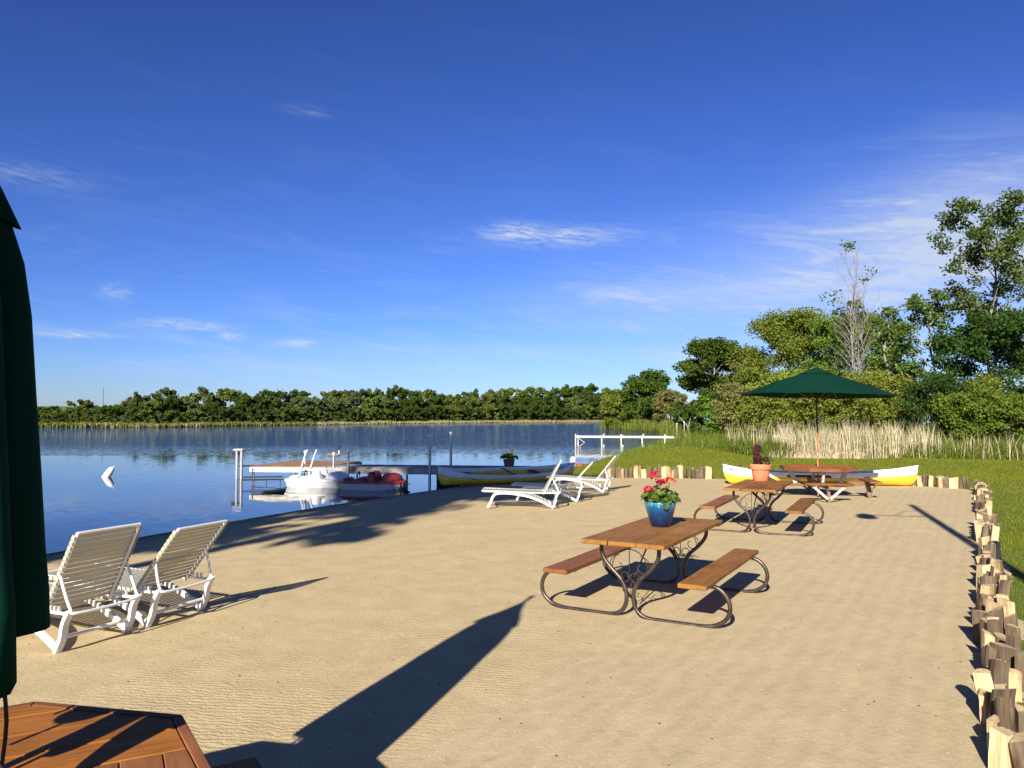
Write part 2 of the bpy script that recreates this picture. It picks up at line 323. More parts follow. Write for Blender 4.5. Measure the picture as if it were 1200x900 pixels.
# ------------------------------------------------------------------ mesh helpers
def catmull(pts, n=6):
    P = [Vector(p) for p in pts]; out = []
    for i in range(len(P)-1):
        p0 = P[max(i-1, 0)]; p1, p2 = P[i], P[i+1]; p3 = P[min(i+2, len(P)-1)]
        for k in range(n):
            t = k/n
            out.append(.5*((2*p1) + (p2-p0)*t + (2*p0-5*p1+4*p2-p3)*t*t + (3*p1-p0-3*p2+p3)*t**3))
    out.append(P[-1]); return out
class MB:
    def __init__(s): s.v = []; s.f = []; s.mi = []; s.cur = 0
    def face(s, *idx): s.f.append(idx); s.mi.append(s.cur)
    def box(s, c, d, m=None):
        b = len(s.v)
        for x in (-.5, .5):
            for y in (-.5, .5):
                for z in (-.5, .5):
                    p = Vector((x*d[0], y*d[1], z*d[2]))
                    if m: p = m @ p
                    s.v.append(Vector(c)+p)
        for q in ((0,1,3,2),(4,6,7,5),(0,4,5,1),(2,3,7,6),(0,2,6,4),(1,5,7,3)): s.face(*[b+i for i in q])
        return s
    def beam(s, a, b, w, h, up=(0,0,1)):
        a, b = Vector(a), Vector(b); x = (b-a); L = x.length; x.normalize()
        y = Vector(up).cross(x)
        if y.length < 1e-4: y = Vector((0,1,0)).cross(x)
        y.normalize(); z = x.cross(y)
        return s.box((a+b)/2, (L, w, h), Matrix((x, y, z)).transposed())
    def tube(s, path, r, sides=8, cap=True):
        P = [Vector(p) for p in path]; n = len(P)
        rs = r if isinstance(r, (list, tuple)) else [r]*n
        base = len(s.v); t = (P[1]-P[0]).normalized()
        u = t.orthogonal().normalized()
        for i in range(n):
            if i > 0:
                t2 = (P[min(i+1, n-1)]-P[i-1]).normalized()
                u = (u - t2*u.dot(t2))
                u = u.normalized() if u.length > 1e-6 else t2.orthogonal().normalized(); t = t2
            v = t.cross(u)
            for k in range(sides):
                a = 2*math.pi*k/sides
                s.v.append(P[i] + (u*math.cos(a)+v*math.sin(a))*rs[i])
        for i in range(n-1):
            for k in range(sides):
                a, b = base+i*sides+k, base+i*sides+(k+1) % sides
                s.face(a, b, b+sides, a+sides)
        if cap:
            s.face(*[base+k for k in reversed(range(sides))]); s.face(*[base+(n-1)*sides+k for k in range(sides)])
        return s
    def lathe(s, prof, n=24, c=(0,0,0), capb=True, capt=False):
        base = len(s.v); c = Vector(c)
        for r, z in prof:
            for k in range(n):
                a = 2*math.pi*k/n; s.v.append(c+Vector((r*math.cos(a), r*math.sin(a), z)))
        for i in range(len(prof)-1):
            for k in range(n):
                a, b = base+i*n+k, base+i*n+(k+1) % n
                s.face(a, b, b+n, a+n)
        if capb: s.face(*[base+k for k in reversed(range(n))])
        if capt: s.face(*[base+(len(prof)-1)*n+k for k in range(n)])
        return s
    def prism(s, poly, z0, z1):
        b = len(s.v); n = len(poly)
        for z in (z0, z1):
            for p in poly: s.v.append(Vector((p[0], p[1], z)))
        s.face(*[b+i for i in reversed(range(n))]); s.face(*[b+n+i for i in range(n)])
        for i in range(n): s.face(b+i, b+(i+1) % n, b+n+(i+1) % n, b+n+i)
        return s
    def mesh(s, name, mats, smooth=False):
        me = bpy.data.meshes.new(name); me.from_pydata([tuple(p) for p in s.v], [], s.f)
        for m in (mats if isinstance(mats, (list, tuple)) else [mats]): me.materials.append(MATS[m])
        me.polygons.foreach_set('material_index', s.mi)
        if smooth:
            me.polygons.foreach_set('use_smooth', [True]*len(s.f))
            try: me.set_sharp_from_angle(angle=R(38))
            except Exception: pass
        me.update(); return me
    def build(s, name, mats, parent=None, smooth=False, bevel=0, loc=None, rot=None, solid=0):
        return link(name, s.mesh(name, mats, smooth), parent, loc, rot, bevel, solid)
def link(name, me, parent=None, loc=None, rot=None, bevel=0, solid=0):
    o = bpy.data.objects.new(name, me); col.objects.link(o)
    if parent: o.parent = parent
    if loc is not None: o.location = loc
    if rot is not None: o.rotation_euler = rot
    if solid:
        md = o.modifiers.new('solid', 'SOLIDIFY'); md.thickness = solid
    if bevel:
        md = o.modifiers.new('bevel', 'BEVEL'); md.width = bevel; md.segments = 1; md.limit_method = 'ANGLE'
    return o
def np_mesh(name, verts, k, mat, smooth=False):
    """verts (N*k,3): N separate faces of k corners"""
    verts = np.asarray(verts, np.float32).reshape(-1, 3); nf = len(verts)//k
    me = bpy.data.meshes.new(name); me.vertices.add(len(verts)); me.vertices.foreach_set('co', verts.ravel())
    me.loops.add(len(verts)); me.loops.foreach_set('vertex_index', np.arange(len(verts), dtype=np.int32))
    me.polygons.add(nf); me.polygons.foreach_set('loop_start', np.arange(nf, dtype=np.int32)*k)
    me.materials.append(MATS[mat]); me.update(calc_edges=True); return me
def tag(o, label=None, cat=None, group=None, kind=None):
    if label: o['label'] = label
    if cat: o['category'] = cat
    if group: o['group'] = group
    if kind: o['kind'] = kind
    return o
def thing(name, label, cat, loc=(0,0,0), rz=0, group=None):
    o = bpy.data.objects.new(name, None); col.objects.link(o); o.empty_display_size = .2
    o.location = loc; o.rotation_euler = (0, 0, rz); return tag(o, label, cat, group)
KIDS = {}
def copy_tree(o, parent=None):
    c = o.copy(); col.objects.link(c)
    if parent: c.parent = parent; c.matrix_parent_inverse = o.matrix_parent_inverse.copy()
    for ch in [q for q in list(bpy.data.objects) if q.parent == o]: copy_tree(ch, c)
    return c
def setrot(o, rz, rx=0, ry=0): o.rotation_euler = (rx, ry, rz)
# value noise for terrain
rngN = np.random.default_rng(5); LAT = rngN.random((256, 256))
def vnoise(x, y):
    xi = np.floor(x).astype(int); yi = np.floor(y).astype(int); fx = x-xi; fy = y-yi
    fx = fx*fx*(3-2*fx); fy = fy*fy*(3-2*fy)
    g = lambda a, b: LAT[a % 256, b % 256]
    return (g(xi, yi)*(1-fx)+g(xi+1, yi)*fx)*(1-fy) + (g(xi, yi+1)*(1-fx)+g(xi+1, yi+1)*fx)*fy
def fbm(x, y, o=4):
    s = 0; a = .5
    for i in range(o): s = s+a*vnoise(x*2**i+i*17.3, y*2**i+i*9.1); a *= .5
    return s
# ------------------------------------------------------------------ terrain
WATER_Z = -.35
SHORE = np.array([(-30,-60),(-16,-20),(-12.2,0),(-9.6,8),(-8.4,10.8),(-7.73,12.55),(-7.15,14.1),(-6.2,16.4),(-4.5,20),(-2.8,23.0),(-1.0,26),(.6,29),(2.2,33),(4.2,39),(7,48),(11,61),
                  (17,80),(23,98),(25,118),(22,140),(18.6,152),(18.4,160),(24,172),(45,190),(70,260),(62,360),(56,430)], float)
LAND = np.vstack([SHORE, [(600,430),(600,-60)]])
def sdist(X, Y):
    """distance to the shoreline, positive on land"""
    d = np.full(X.shape, 1e9); inside = np.zeros(X.shape, bool)
    for a, b in zip(SHORE[:-1], SHORE[1:]):
        ab = b-a; t = np.clip(((X-a[0])*ab[0]+(Y-a[1])*ab[1])/(ab@ab), 0, 1)
        d = np.minimum(d, np.hypot(X-a[0]-t*ab[0], Y-a[1]-t*ab[1]))
    n = len(LAND)
    for i in range(n):
        a, b = LAND[i], LAND[(i+1) % n]
        c = ((a[1] > Y) != (b[1] > Y)); dy = b[1]-a[1] if b[1] != a[1] else 1e-9
        inside ^= c & (X < (b[0]-a[0])*(Y-a[1])/dy + a[0])
    return np.where(inside, d, -d)
def ground_z(X, Y):
    X = np.asarray(X, float); Y = np.asarray(Y, float); s = sdist(X, Y)
    z = np.where(s > 0, WATER_Z*np.exp(-np.maximum(s, 0)/2.0), WATER_Z+.16*np.maximum(s, -6))
    return z
def gz(x, y): return float(ground_z(np.array([x]), np.array([y]))[0])
LOGA, LOGB = Vector((2.62, 4.15)), Vector((12.05, 19.7)); LDV = (LOGB-LOGA).normalized(); LNV = Vector((LDV.y, -LDV.x))
BACK = [Vector(p) for p in ((12.15, 20.35), (11.2, 21.45), (8.8, 22.75), (6.14, 23.75), (4.6, 24.3), (3.2, 24.55))]
def in_sand(X, Y, grow=0.0):
    off = (X-LOGA.x)*LNV.x + (Y-LOGA.y)*LNV.y                     # right of the log line
    wob = .14*(vnoise(X*1.3+4, Y*1.3)-.5)*2
    ok = off < .20+wob+grow
    bx = np.array([-40, -3.0, .2, 1.9]+[p.x for p in reversed(BACK)]+[30]); by = np.array([26.5, 26.5, 25.4, 24.75]+[p.y for p in reversed(BACK)]+[19])
    return ok & (Y < np.interp(X, bx, by)+.12+.5*wob+grow)
def grid_sheet(name, x0, x1, y0, y1, step, mat, zf, keep=None):
    xs = np.arange(x0, x1+step/2, step); ys = np.arange(y0, y1+step/2, step); X, Y = np.meshgrid(xs, ys); Z = zf(X, Y)
    nx, ny = len(xs), len(ys); idx = np.arange(nx*ny).reshape(ny, nx)
    q = np.stack([idx[:-1,:-1], idx[:-1,1:], idx[1:,1:], idx[1:,:-1]], -1).reshape(-1, 4)
    if keep is not None:
        cx, cy = (X[:-1,:-1]+step/2).ravel(), (Y[:-1,:-1]+step/2).ravel(); q = q[keep(cx, cy)]
    used, inv = np.unique(q.ravel(), return_inverse=True); q = inv.reshape(-1, 4).astype(np.int32)
    V = np.stack([X.ravel(), Y.ravel(), Z.ravel()], -1)[used].astype(np.float32)
    me = bpy.data.meshes.new(name); me.vertices.add(len(V)); me.vertices.foreach_set('co', V.ravel())
    me.loops.add(q.size); me.loops.foreach_set('vertex_index', q.ravel()); me.polygons.add(len(q))
    me.polygons.foreach_set('loop_start', np.arange(len(q), dtype=np.int32)*4); me.polygons.foreach_set('use_smooth', np.ones(len(q), bool))
    me.materials.append(MATS[mat]); me.update(calc_edges=True)
    o = bpy.data.objects.new(name, me); col.objects.link(o); return tag(o, kind='structure')
def lawn_z(X, Y):
    z = ground_z(X, Y)
    sunk = in_sand(X, Y, -.5) & (Y > -24)
    return z + .05*(fbm(X*.15, Y*.15)-.45) * np.clip((Y-20)/15, 0, 1) - np.where(sunk, .10, 0.0)
def beach_z(X, Y):
    z = ground_z(X, Y)
    relief = .05*(fbm(X*.55, Y*.55, 4)-.47) + .022*(fbm(X*2.6+7, Y*2.6, 3)-.44)
    return z + .012 + relief*np.clip(np.hypot(X, Y)/4, .4, 1)*.40
grid_sheet('lawn', -32, 130, -30, 240, 1.0, 'lawn', lawn_z, lambda x, y: (sdist(x, y) > -4))
grid_sheet('beach', -13.2, 13.4, -9, 27, .075, 'sand', beach_z, lambda x, y: in_sand(x, y) & (sdist(x, y) > -2.5))
b = MB(); b.box((0, 400, WATER_Z-.05), (3000, 2400, .1)); tag(b.build('lake', 'lake_water'), kind='structure')
# far shore: a low bank along the other side of the lake
FAR = [(-420,128),(-220,138),(-150,152),(-108,166),(-95,167),(-80,176),(-68,205),(-59,224),(-46,262),(-32,289),(-8,322),(20,352),(41,374),(60,398),(110,420)]
b = MB(); pts = FAR; n0 = len(pts)
rows = [(0, -.6), (1.5, -.30), (6, -.1), (14, .5), (60, 2.0), (400, 9.0)]
nrm = []
for i, p in enumerate(pts):
    a = Vector(pts[max(i-1, 0)]); c = Vector(pts[min(i+1, n0-1)]); t = (c-a).normalized(); nrm.append(Vector((-t.y, t.x)))
for d, z in rows:
    for p, q in zip(pts, nrm): b.v.append(Vector((p[0]+q.x*d, p[1]+q.y*d, z)))
for r in range(len(rows)-1):
    for i in range(n0-1): b.face(r*n0+i, r*n0+i+1, (r+1)*n0+i+1, (r+1)*n0+i)
tag(b.build('far_shore', 'lawn', smooth=True), kind='structure')
def far_at(px_u, back):
    """a place on the far bank seen in photo column px_u, 'back' metres behind the water's edge"""
    sl_ = (px_u-600)/F
    for i in range(n0-1):
        p = Vector(pts[i])+nrm[i]*back; q = Vector(pts[i+1])+nrm[i+1]*back
        fa, fb = p.x-sl_*p.y, q.x-sl_*q.y
        if fa*fb <= 0 and fa != fb: 
            t = fa/(fa-fb); r = p.lerp(q, t); return r
    return None
# ------------------------------------------------------------------ logs round the sand court
rl = random.Random(11)
def log_mesh(kind, seed):
    q = random.Random(seed); b = MB(); poly = []; flat = []
    r = .085
    if kind == 'round':
        n = 10
        for i in range(n): a = 2*math.pi*i/n; rr = r*q.uniform(.86, 1.1); poly.append((rr*math.cos(a), rr*math.sin(a))); flat.append(False)
    elif kind == 'half':
        a0 = q.uniform(0, 6.28); n = 7
        for i in range(n+1): a = a0+math.pi*i/n; rr = r*1.25*q.uniform(.9, 1.08); poly.append((rr*math.cos(a), rr*math.sin(a))); flat.append(i == n)
    else:
        a0 = q.uniform(0, 6.28); n = 4
        poly.append((0, 0)); flat.append(True)
        for i in range(n+1): a = a0+R(95)*i/n; rr = r*1.75*q.uniform(.88, 1.08); poly.append((rr*math.cos(a), rr*math.sin(a))); flat.append(i == n)
        cx = sum(p[0] for p in poly)/len(poly); cy = sum(p[1] for p in poly)/len(poly); poly = [(x-cx, y-cy) for x, y in poly]
    n = len(poly); lev = (-.08, .0, .14, .27, .34)
    tx, ty = q.uniform(-.25, .25), q.uniform(-.25, .25)
    for k, z in enumerate(lev):
        dx, dy = q.uniform(-.006, .006), q.uniform(-.006, .006); s = 1-.05*k/4+q.uniform(-.02, .02)
        for x, y in poly: b.v.append(Vector((x*s+dx, y*s+dy, z+(tx*x+ty*y if k == 4 else 0))))
    for k in range(len(lev)-1):
        for i in range(n):
            b.cur = 1 if flat[i] else 0
            b.face(k*n+i, k*n+(i+1) % n, (k+1)*n+(i+1) % n, (k+1)*n+i)
    b.cur = 2; b.face(*[(len(lev)-1)*n+i for i in range(n)])
    return b.mesh('log', ['log_bark', 'split_wood', 'log_end'])
LOGS = [log_mesh(k, i) for i, k in enumerate(['half', 'half', 'quarter', 'quarter', 'half', 'quarter', 'round', 'quarter', 'half', 'quarter', 'quarter', 'half'])]
def put_log(parent, x, y, h, rz, tilt=(0, 0), w=1.0, mesh=None):
    o = link('log', mesh or rl.choice(LOGS), parent, (x, y, gz(x, y)), (tilt[0], tilt[1], rz)); o.scale = (w, w, h/.34); return o
edge_r = thing('log_edging', 'long edging of upright split firewood logs between sand and lawn at right', 'log edging')
s = 0.0; LT = (LOGB-LOGA).length
while s < LT:
    y = LOGA.y+LDV.y*s
    gap = (10.6 < y < 11.5) or (13.5 < y < 14.9) or (16.6 < y < 17.2)
    if not gap:
        for k in range(2 if rl.random() < .5 else 1):
            off = (.0 if k == 0 else .12)+rl.uniform(-.04, .04)
            p = LOGA+LDV*(s+rl.uniform(-.04, .04))+LNV*off
            hh = rl.uniform(.17, .32)
            put_log(edge_r, p.x, p.y, hh, rl.uniform(0, 6.28), (rl.gauss(0, .07), rl.gauss(0, .07)), rl.uniform(.45, .80))
    s += rl.uniform(.10, .16)
def back_row(parent, A, B, hmin, hmax, step):
    L = (B-A).length; s = 0
    while s < L:
        p = A.lerp(B, s/L)
        put_log(parent, p.x+rl.uniform(-.03, .03), p.y+rl.uniform(-.05, .05), rl.uniform(hmin, hmax), rl.uniform(0, 6.28), (rl.gauss(0, .04), rl.gauss(0, .05)), rl.uniform(.8, 1.1))
        s += rl.uniform(.8, 1.2)*step
back_row(edge_r, BACK[0], BACK[1], .26, .36, .135); back_row(edge_r, BACK[1], Vector((10.4, 21.9)), .26, .36, .135)
edge_b = thing('log_edging', 'short edging of upright logs across the far left corner of the sand, beyond the loungers', 'log edging')
back_row(edge_b, BACK[3], BACK[4], .27, .40, .135); back_row(edge_b, BACK[4], Vector((3.0, 24.6)), .27, .40, .135)
# ------------------------------------------------------------------ steel-framed picnic tables
def spiral(c, r0, r1, a0, turns, n=18):
    return [Vector((c[0]+(r0+(r1-r0)*i/n)*math.cos(a0+turns*6.283*i/n), 0, c[1]+(r0+(r1-r0)*i/n)*math.sin(a0+turns*6.283*i/n))) for i in range(n+1)]
def plank_mesh(L, W, T, name='plank', mat='stain_top', seed=0):
    q = random.Random(seed); b = MB(); n = 6
    for i in range(n+1):
        x = -L/2+L*i/n; e = q.uniform(-.003, .003); wz = q.uniform(-.002, .002)
        for yy, zz in ((-W/2, -T/2), (W/2, -T/2), (W/2, T/2), (-W/2, T/2)): b.v.append(Vector((x, yy+e, zz+wz)))
    for i in range(n):
        for k in range(4): b.face(i*4+k, (i+1)*4+k, (i+1)*4+(k+1) % 4, i*4+(k+1) % 4)
    b.face(0, 1, 2, 3); b.face(n*4+3, n*4+2, n*4+1, n*4)
    return b.mesh(name, mat)
LEG = [(.29,.712),(.292,.64),(.275,.57),(.20,.475),(.105,.385),(.052,.30),(.034,.215),(.045,.13),(.095,.06),(.18,.026),(.33,.021),(.55,.021),(.72,.024),(.84,.055),(.925,.125),(.95,.215),(.925,.305),(.855,.375),(.76,.40),(.62,.402)]
def picnic_table(label, loc, rz):
    t = thing('picnic_table', label, 'picnic table', loc, rz, 'steel framed picnic tables on the sand')
    pm = [plank_mesh(2.04, .272, .042, 'plank', 'stain_top', i) for i in range(3)]
    for i in range(3): link('plank', pm[i], t, (-.281+.281*i, 0, .735), (0, 0, math.pi/2), bevel=.006)
    for s in (-1, 1):
        sm = plank_mesh(2.12, .262, .042, 'bench_seat', 'bench_red' if s < 0 else 'stain_top', 9+s)
        link('bench_seat', sm, t, (s*.68, 0, .424), (0, 0, math.pi/2), bevel=.006)
    for y in (-.80, .80):
        for s in (-1, 1):
            lg = MB().tube(catmull([(s*x, 0, z) for x, z in LEG], 4), .0205, 10).build('leg', 'frame_steel', t, True, loc=(0, y+s*.001, 0))
            MB().box((s*.62, 0, .397), (.10, .05, .012)).build('bracket', 'thin_iron', t, loc=(0, y, 0))
        b = MB().beam((-.36, 0, .708), (.36, 0, .708), .045, .010); b.build('cross_bar', 'thin_iron', t, loc=(0, y, 0))
        b = MB(); r = .0048
        b.tube([(-.005, 0, .70), (-.005, 0, .36)], r, 6)
        b.tube([Vector((.18*math.cos(math.pi*i/16), 0, .47+.19*math.sin(math.pi*i/16))) for i in range(17)], r, 6)
        for s in (-1, 1):
            b.tube(spiral((s*.12, .50), .10, .025, R(100) if s > 0 else R(80), -s*.95), r, 6)
            b.tube(spiral((s*.06, .40), .06, .02, R(-80) if s > 0 else R(260), -s*1.0), r, 6)
        b.build('scrollwork', 'thin_iron', t, True, loc=(0, y, 0))
        sy = -1 if y > 0 else 1
        MB().tube([(0, y, .29), (0, y+sy*.62, .705)], .0085, 6).build('brace', 'thin_iron', t, True)
    for y in (-.80, .80):
        b = MB()
        for i in range(3):
            for dx in (-.08, .08): b.lathe([(.009, .7565), (.007, .7595), (0.0005, .760)], 6, (-.281+.281*i+dx, y, 0), capb=False)
        b.build('bolt', 'thin_iron', t)
    return t
T1 = Vector((1.53, 8.05, -.006)); T1R = -.523
T2 = Vector((4.33, 13.34, -.006)); T2R = -.475
picnic_table('brown plank picnic table on steel tube legs holding the blue flower pot', T1, T1R)
picnic_table('brown plank picnic table on steel tube legs holding the terracotta pot', T2, T2R)
# ------------------------------------------------------------------ flower pots
def leaf_disc(b, c, nrm, r, q, n=7, cup=.25, scallop=.12):
    nrm = Vector(nrm).normalized(); u = nrm.orthogonal().normalized(); v = nrm.cross(u); a0 = q.uniform(0, 6.28)
    i0 = len(b.v); b.v.append(Vector(c)-nrm*r*cup*.6)
    for k in range(n):
        a = a0+6.283*k/n; rr = r*(1+scallop*q.uniform(-1, 1)) * (.45 if k == 0 else 1)
        b.v.append(Vector(c)+(u*math.cos(a)+v*math.sin(a))*rr+nrm*r*cup*q.uniform(-.2, .6))
    for k in range(n): b.face(i0, i0+1+k, i0+1+(k+1) % n)
def geranium(loc):
    t = thing('potted_geranium', 'blue glazed pot of red geraniums on the nearest brown picnic table', 'flower pot', loc)
    MB().lathe([(.098,.0),(.104,.006),(.118,.06),(.143,.14),(.163,.215),(.172,.255),(.170,.262),(.158,.262),(.155,.235),(.02,.225)], 40).build('pot', 'blue_glaze', t, True)
    MB().lathe([(.155,.232),(.10,.245),(.002,.25)], 24, capb=False).build('soil', 'soil', t, True)
    q = random.Random(3); b = MB(); st = MB()
    for i in range(150):
        a = q.uniform(0, 6.283); rr = .195*math.sqrt(q.random()); h = .30+q.uniform(-.06, .14)*(1-(rr/.22)**2)
        c = Vector((rr*math.cos(a), rr*math.sin(a), h))
        leaf_disc(b, c, (math.cos(a)*rr*5+q.gauss(0, .5), math.sin(a)*rr*5+q.gauss(0, .5), .8), q.uniform(.022, .042), q)
        if i % 2 == 0: st.tube([(c.x*.35, c.y*.35, .24), c], .0025, 4)
    leaf_disc(b, (.02, -.19, .235), (.1, -1, .25), .042, q)
    b.build('foliage', 'geranium_leaf', t); 
    for (x, y, z, r) in ((-.055, -.03, .545, .072), (.10, -.02, .485, .066), (-.135, -.05, .40, .055), (.02, .09, .46, .05)):
        st.tube(catmull([(x*.4, y*.4, .26), (x*.8, y*.8, z-.12), (x, y, z-.03)], 3), .0032, 5)
        fb = MB()
        for k in range(60):
            d = Vector((q.gauss(0, 1), q.gauss(0, 1), q.gauss(0, .8)+.25)).normalized()
            leaf_disc(fb, Vector((x, y, z))+Vector((d.x, d.y, d.z*.62))*r*q.uniform(.75, 1.05), d+Vector((q.gauss(0, .3), q.gauss(0, .3), q.gauss(0, .3))), q.uniform(.010, .017), q, 5)
        fb.build('flower_head', 'geranium_red', t)
    st.build('stems', 'geranium_leaf', t)
pp = at(774, 616, .756); geranium((pp.x, pp.y, .753))
def coleus(loc):
    t = thing('potted_plant', 'terracotta pot with a dark purple leafy plant on the farther brown picnic table', 'flower pot', loc)
    MB().lathe([(.130,.0),(.134,.004),(.152,.11),(.166,.205),(.186,.208),(.190,.215),(.194,.30),(.190,.306),(.176,.306),(.172,.285),(.02,.28)], 36).build('pot', 'terracotta', t, True)
    MB().lathe([(.172,.282),(.1,.29),(.002,.295)], 24, capb=False).build('soil', 'soil', t, True)
    q = random.Random(8); b = MB(); b2 = MB(); st = MB()
    for i in range(90):
        k = q.random(); a = q.uniform(0, 6.283); rr = q.uniform(.01, .085)*(1-k*.35)
        leaf_disc(b, (-.06+rr*math.cos(a), rr*math.sin(a), .33+k*.31), (math.cos(a), math.sin(a), q.uniform(-.1, .9)), q.uniform(.028, .05), q, 6)
    st.tube([(-.05, 0, .28), (-.06, 0, .60)], .006, 5)
    for j in range(16):
        a = q.uniform(0, 6.283); L = q.uniform(.12, .22)
        p = catmull([(.02, 0, .29), (.02+.5*L*math.cos(a), .5*L*math.sin(a), .29+q.uniform(.07, .15)), (.02+L*math.cos(a), L*math.sin(a), .30+q.uniform(-.02, .10))], 5)
        st.tube(p, .003, 4)
        for v in p[4:]: leaf_disc(b2 if q.random() < .4 else b, v+Vector((q.gauss(0, .015), q.gauss(0, .015), q.gauss(0, .012))), (q.gauss(0, .6), q.gauss(0, .6), 1), q.uniform(.016, .034), q, 6)
    b.build('dark_leaves', 'coleus', t); b2.build('trailing_leaves', 'coleus_edge', t); st.build('stems', 'coleus', t)
pp = at(891.5, 563, .756); coleus((pp.x, pp.y, .753))
# ------------------------------------------------------------------ octagonal tables
def clip(poly, a, b_, c):          # keep a*x+b*y<=c
    out = []
    for i in range(len(poly)):
        p, q = poly[i], poly[(i+1) % len(poly)]; dp = a*p[0]+b_*p[1]-c; dq = a*q[0]+b_*q[1]-c
        if dp <= 0: out.append(p)
        if dp*dq < 0: t = dp/(dp-dq); out.append((p[0]+(q[0]-p[0])*t, p[1]+(q[1]-p[1])*t))
    return out
def octagon_table(name, label, loc, rz, bench_deg, top, cross, rim, seat, legm, seam=None, seam_rot=0):
    """edges of the octagon at k*45 degrees; rz turns the whole table"""
    t = thing(name, label, 'picnic table', loc, rz)
    ap = .82; ZT = .75
    def octa(a_): r = a_/math.cos(R(22.5)); return [(r*math.cos(R(22.5+45*k)), r*math.sin(R(22.5+45*k))) for k in range(8)]
    tp = bpy.data.objects.new('tabletop', None); col.objects.link(tp); tp.parent = t; tp.rotation_euler = (0, 0, seam_rot)
    inner = octa(ap-.042)
    c_, s_ = math.cos(-seam_rot), math.sin(-seam_rot); inner = [(x*c_-y*s_, x*s_+y*c_) for x, y in inner]
    def boards(region, axis, mat, wdt):
        lo = min(p[axis] for p in region); hi = max(p[axis] for p in region); v = lo; k = 0
        while v < hi-.01:
            v2 = min(v+wdt, hi)
            a_ = (0, 1) if axis == 1 else (1, 0)
            pl = clip(clip(region, a_[0], a_[1], v2-.002), -a_[0], -a_[1], -(v+.002))
            if len(pl) >= 3: MB().prism(pl, ZT-.038, ZT+rl.uniform(-.0012, .0012)).build('board', mat, tp, bevel=.003)
            v = v2; k += 1
    if seam is None: boards(inner, 1, top, .19)
    else:
        boards(clip(inner, 0, -1, -(seam+.003)), 1, top, .205); boards(clip(inner, 0, 1, seam-.003), 0, cross, .135)
    oc, oi = octa(ap), octa(ap-.038)
    for k in range(8):
        p = [oi[k], oc[k], oc[(k+1) % 8], oi[(k+1) % 8]]
        cx = sum(q[0] for q in p)/4; cy = sum(q[1] for q in p)/4; a = math.atan2(p[2][1]-p[1][1], p[2][0]-p[1][0])
        loc_ = [((x-cx)*math.cos(-a)-(y-cy)*math.sin(-a), (x-cx)*math.sin(-a)+(y-cy)*math.cos(-a)) for x, y in p]
        loc_ = [(x*.997, y) for x, y in loc_]
        MB().prism(loc_, ZT-.085, ZT+.0025).build('rim_board', rim, t, loc=(cx, cy, 0), rot=(0, 0, a), bevel=.003)
    MB().lathe([(.055, ZT-.12), (.055, ZT-.04)], 16, capt=True).build('umbrella_collar', legm, t, True)
    for k in range(4):
        a = R(bench_deg+90*k); d = Vector((math.cos(a), math.sin(a), 0)); n = Vector((-d.y, d.x, 0))
        bc = d*(1.16 if seam is None else 1.02)
        link('bench_seat', plank_mesh(1.04, .27, .045, 'bench_seat', seat, k+30), t, (bc.x, bc.y, .425), (0, 0, a+math.pi/2), bevel=.005)
        b = MB(); b.beam(d*.10+Vector((0,0,.33)), d*1.27+Vector((0,0,.36)), .045, .10); b.build('seat_arm', legm, t)
        b = MB(); b.beam(d*1.10+Vector((0,0,.36)), d*1.16+Vector((0,0,.0)), .11, .06, n)
        b.build('leg', legm, t, bevel=.004)
        b = MB()
        for s in (-1, 1): b.beam(d*1.20+n*.03*s+Vector((0,0,.10)), d*1.18+n*.36*s+Vector((0,0,.40)), .05, .035, d)
        b.build('brace', 'old_white_wood', t)
        b = MB().beam(d*.50+Vector((0,0,.36)), d*.66+Vector((0,0,ZT-.04)), .10, .05, n); b.build('post', 'old_white_wood', t)
        b = MB().beam(d*.06+Vector((0,0,ZT-.08)), d*.74+Vector((0,0,ZT-.08)), .045, .075); b.build('bearer', legm, t)
    MB().box((0, 0, .30), (.24, .24, .06)).build('lower_collar', legm, t)
    return t
EA = R(-12)                                     # direction of the near table's far edge
NT = Vector((-1.80, 2.31, 0)); NT_R = EA
octagon_table('octagonal_table', 'orange brown octagonal wooden table in the near left corner under the folded umbrella', NT, NT_R, 45, 'stain_near', 'stain_near_cross', 'stain_rim', 'stain_near', 'old_brown', seam=.075, seam_rot=R(28)-NT_R)
OT = Vector((7.30, 18.2, 0)); OT_R = R(-11)
octagon_table('octagonal_table', 'octagonal brown wooden table with white braces under the open green umbrella', OT, OT_R, -90, 'stain_near', 'stain_near', 'stain_rim', 'stain_rim', 'old_brown')
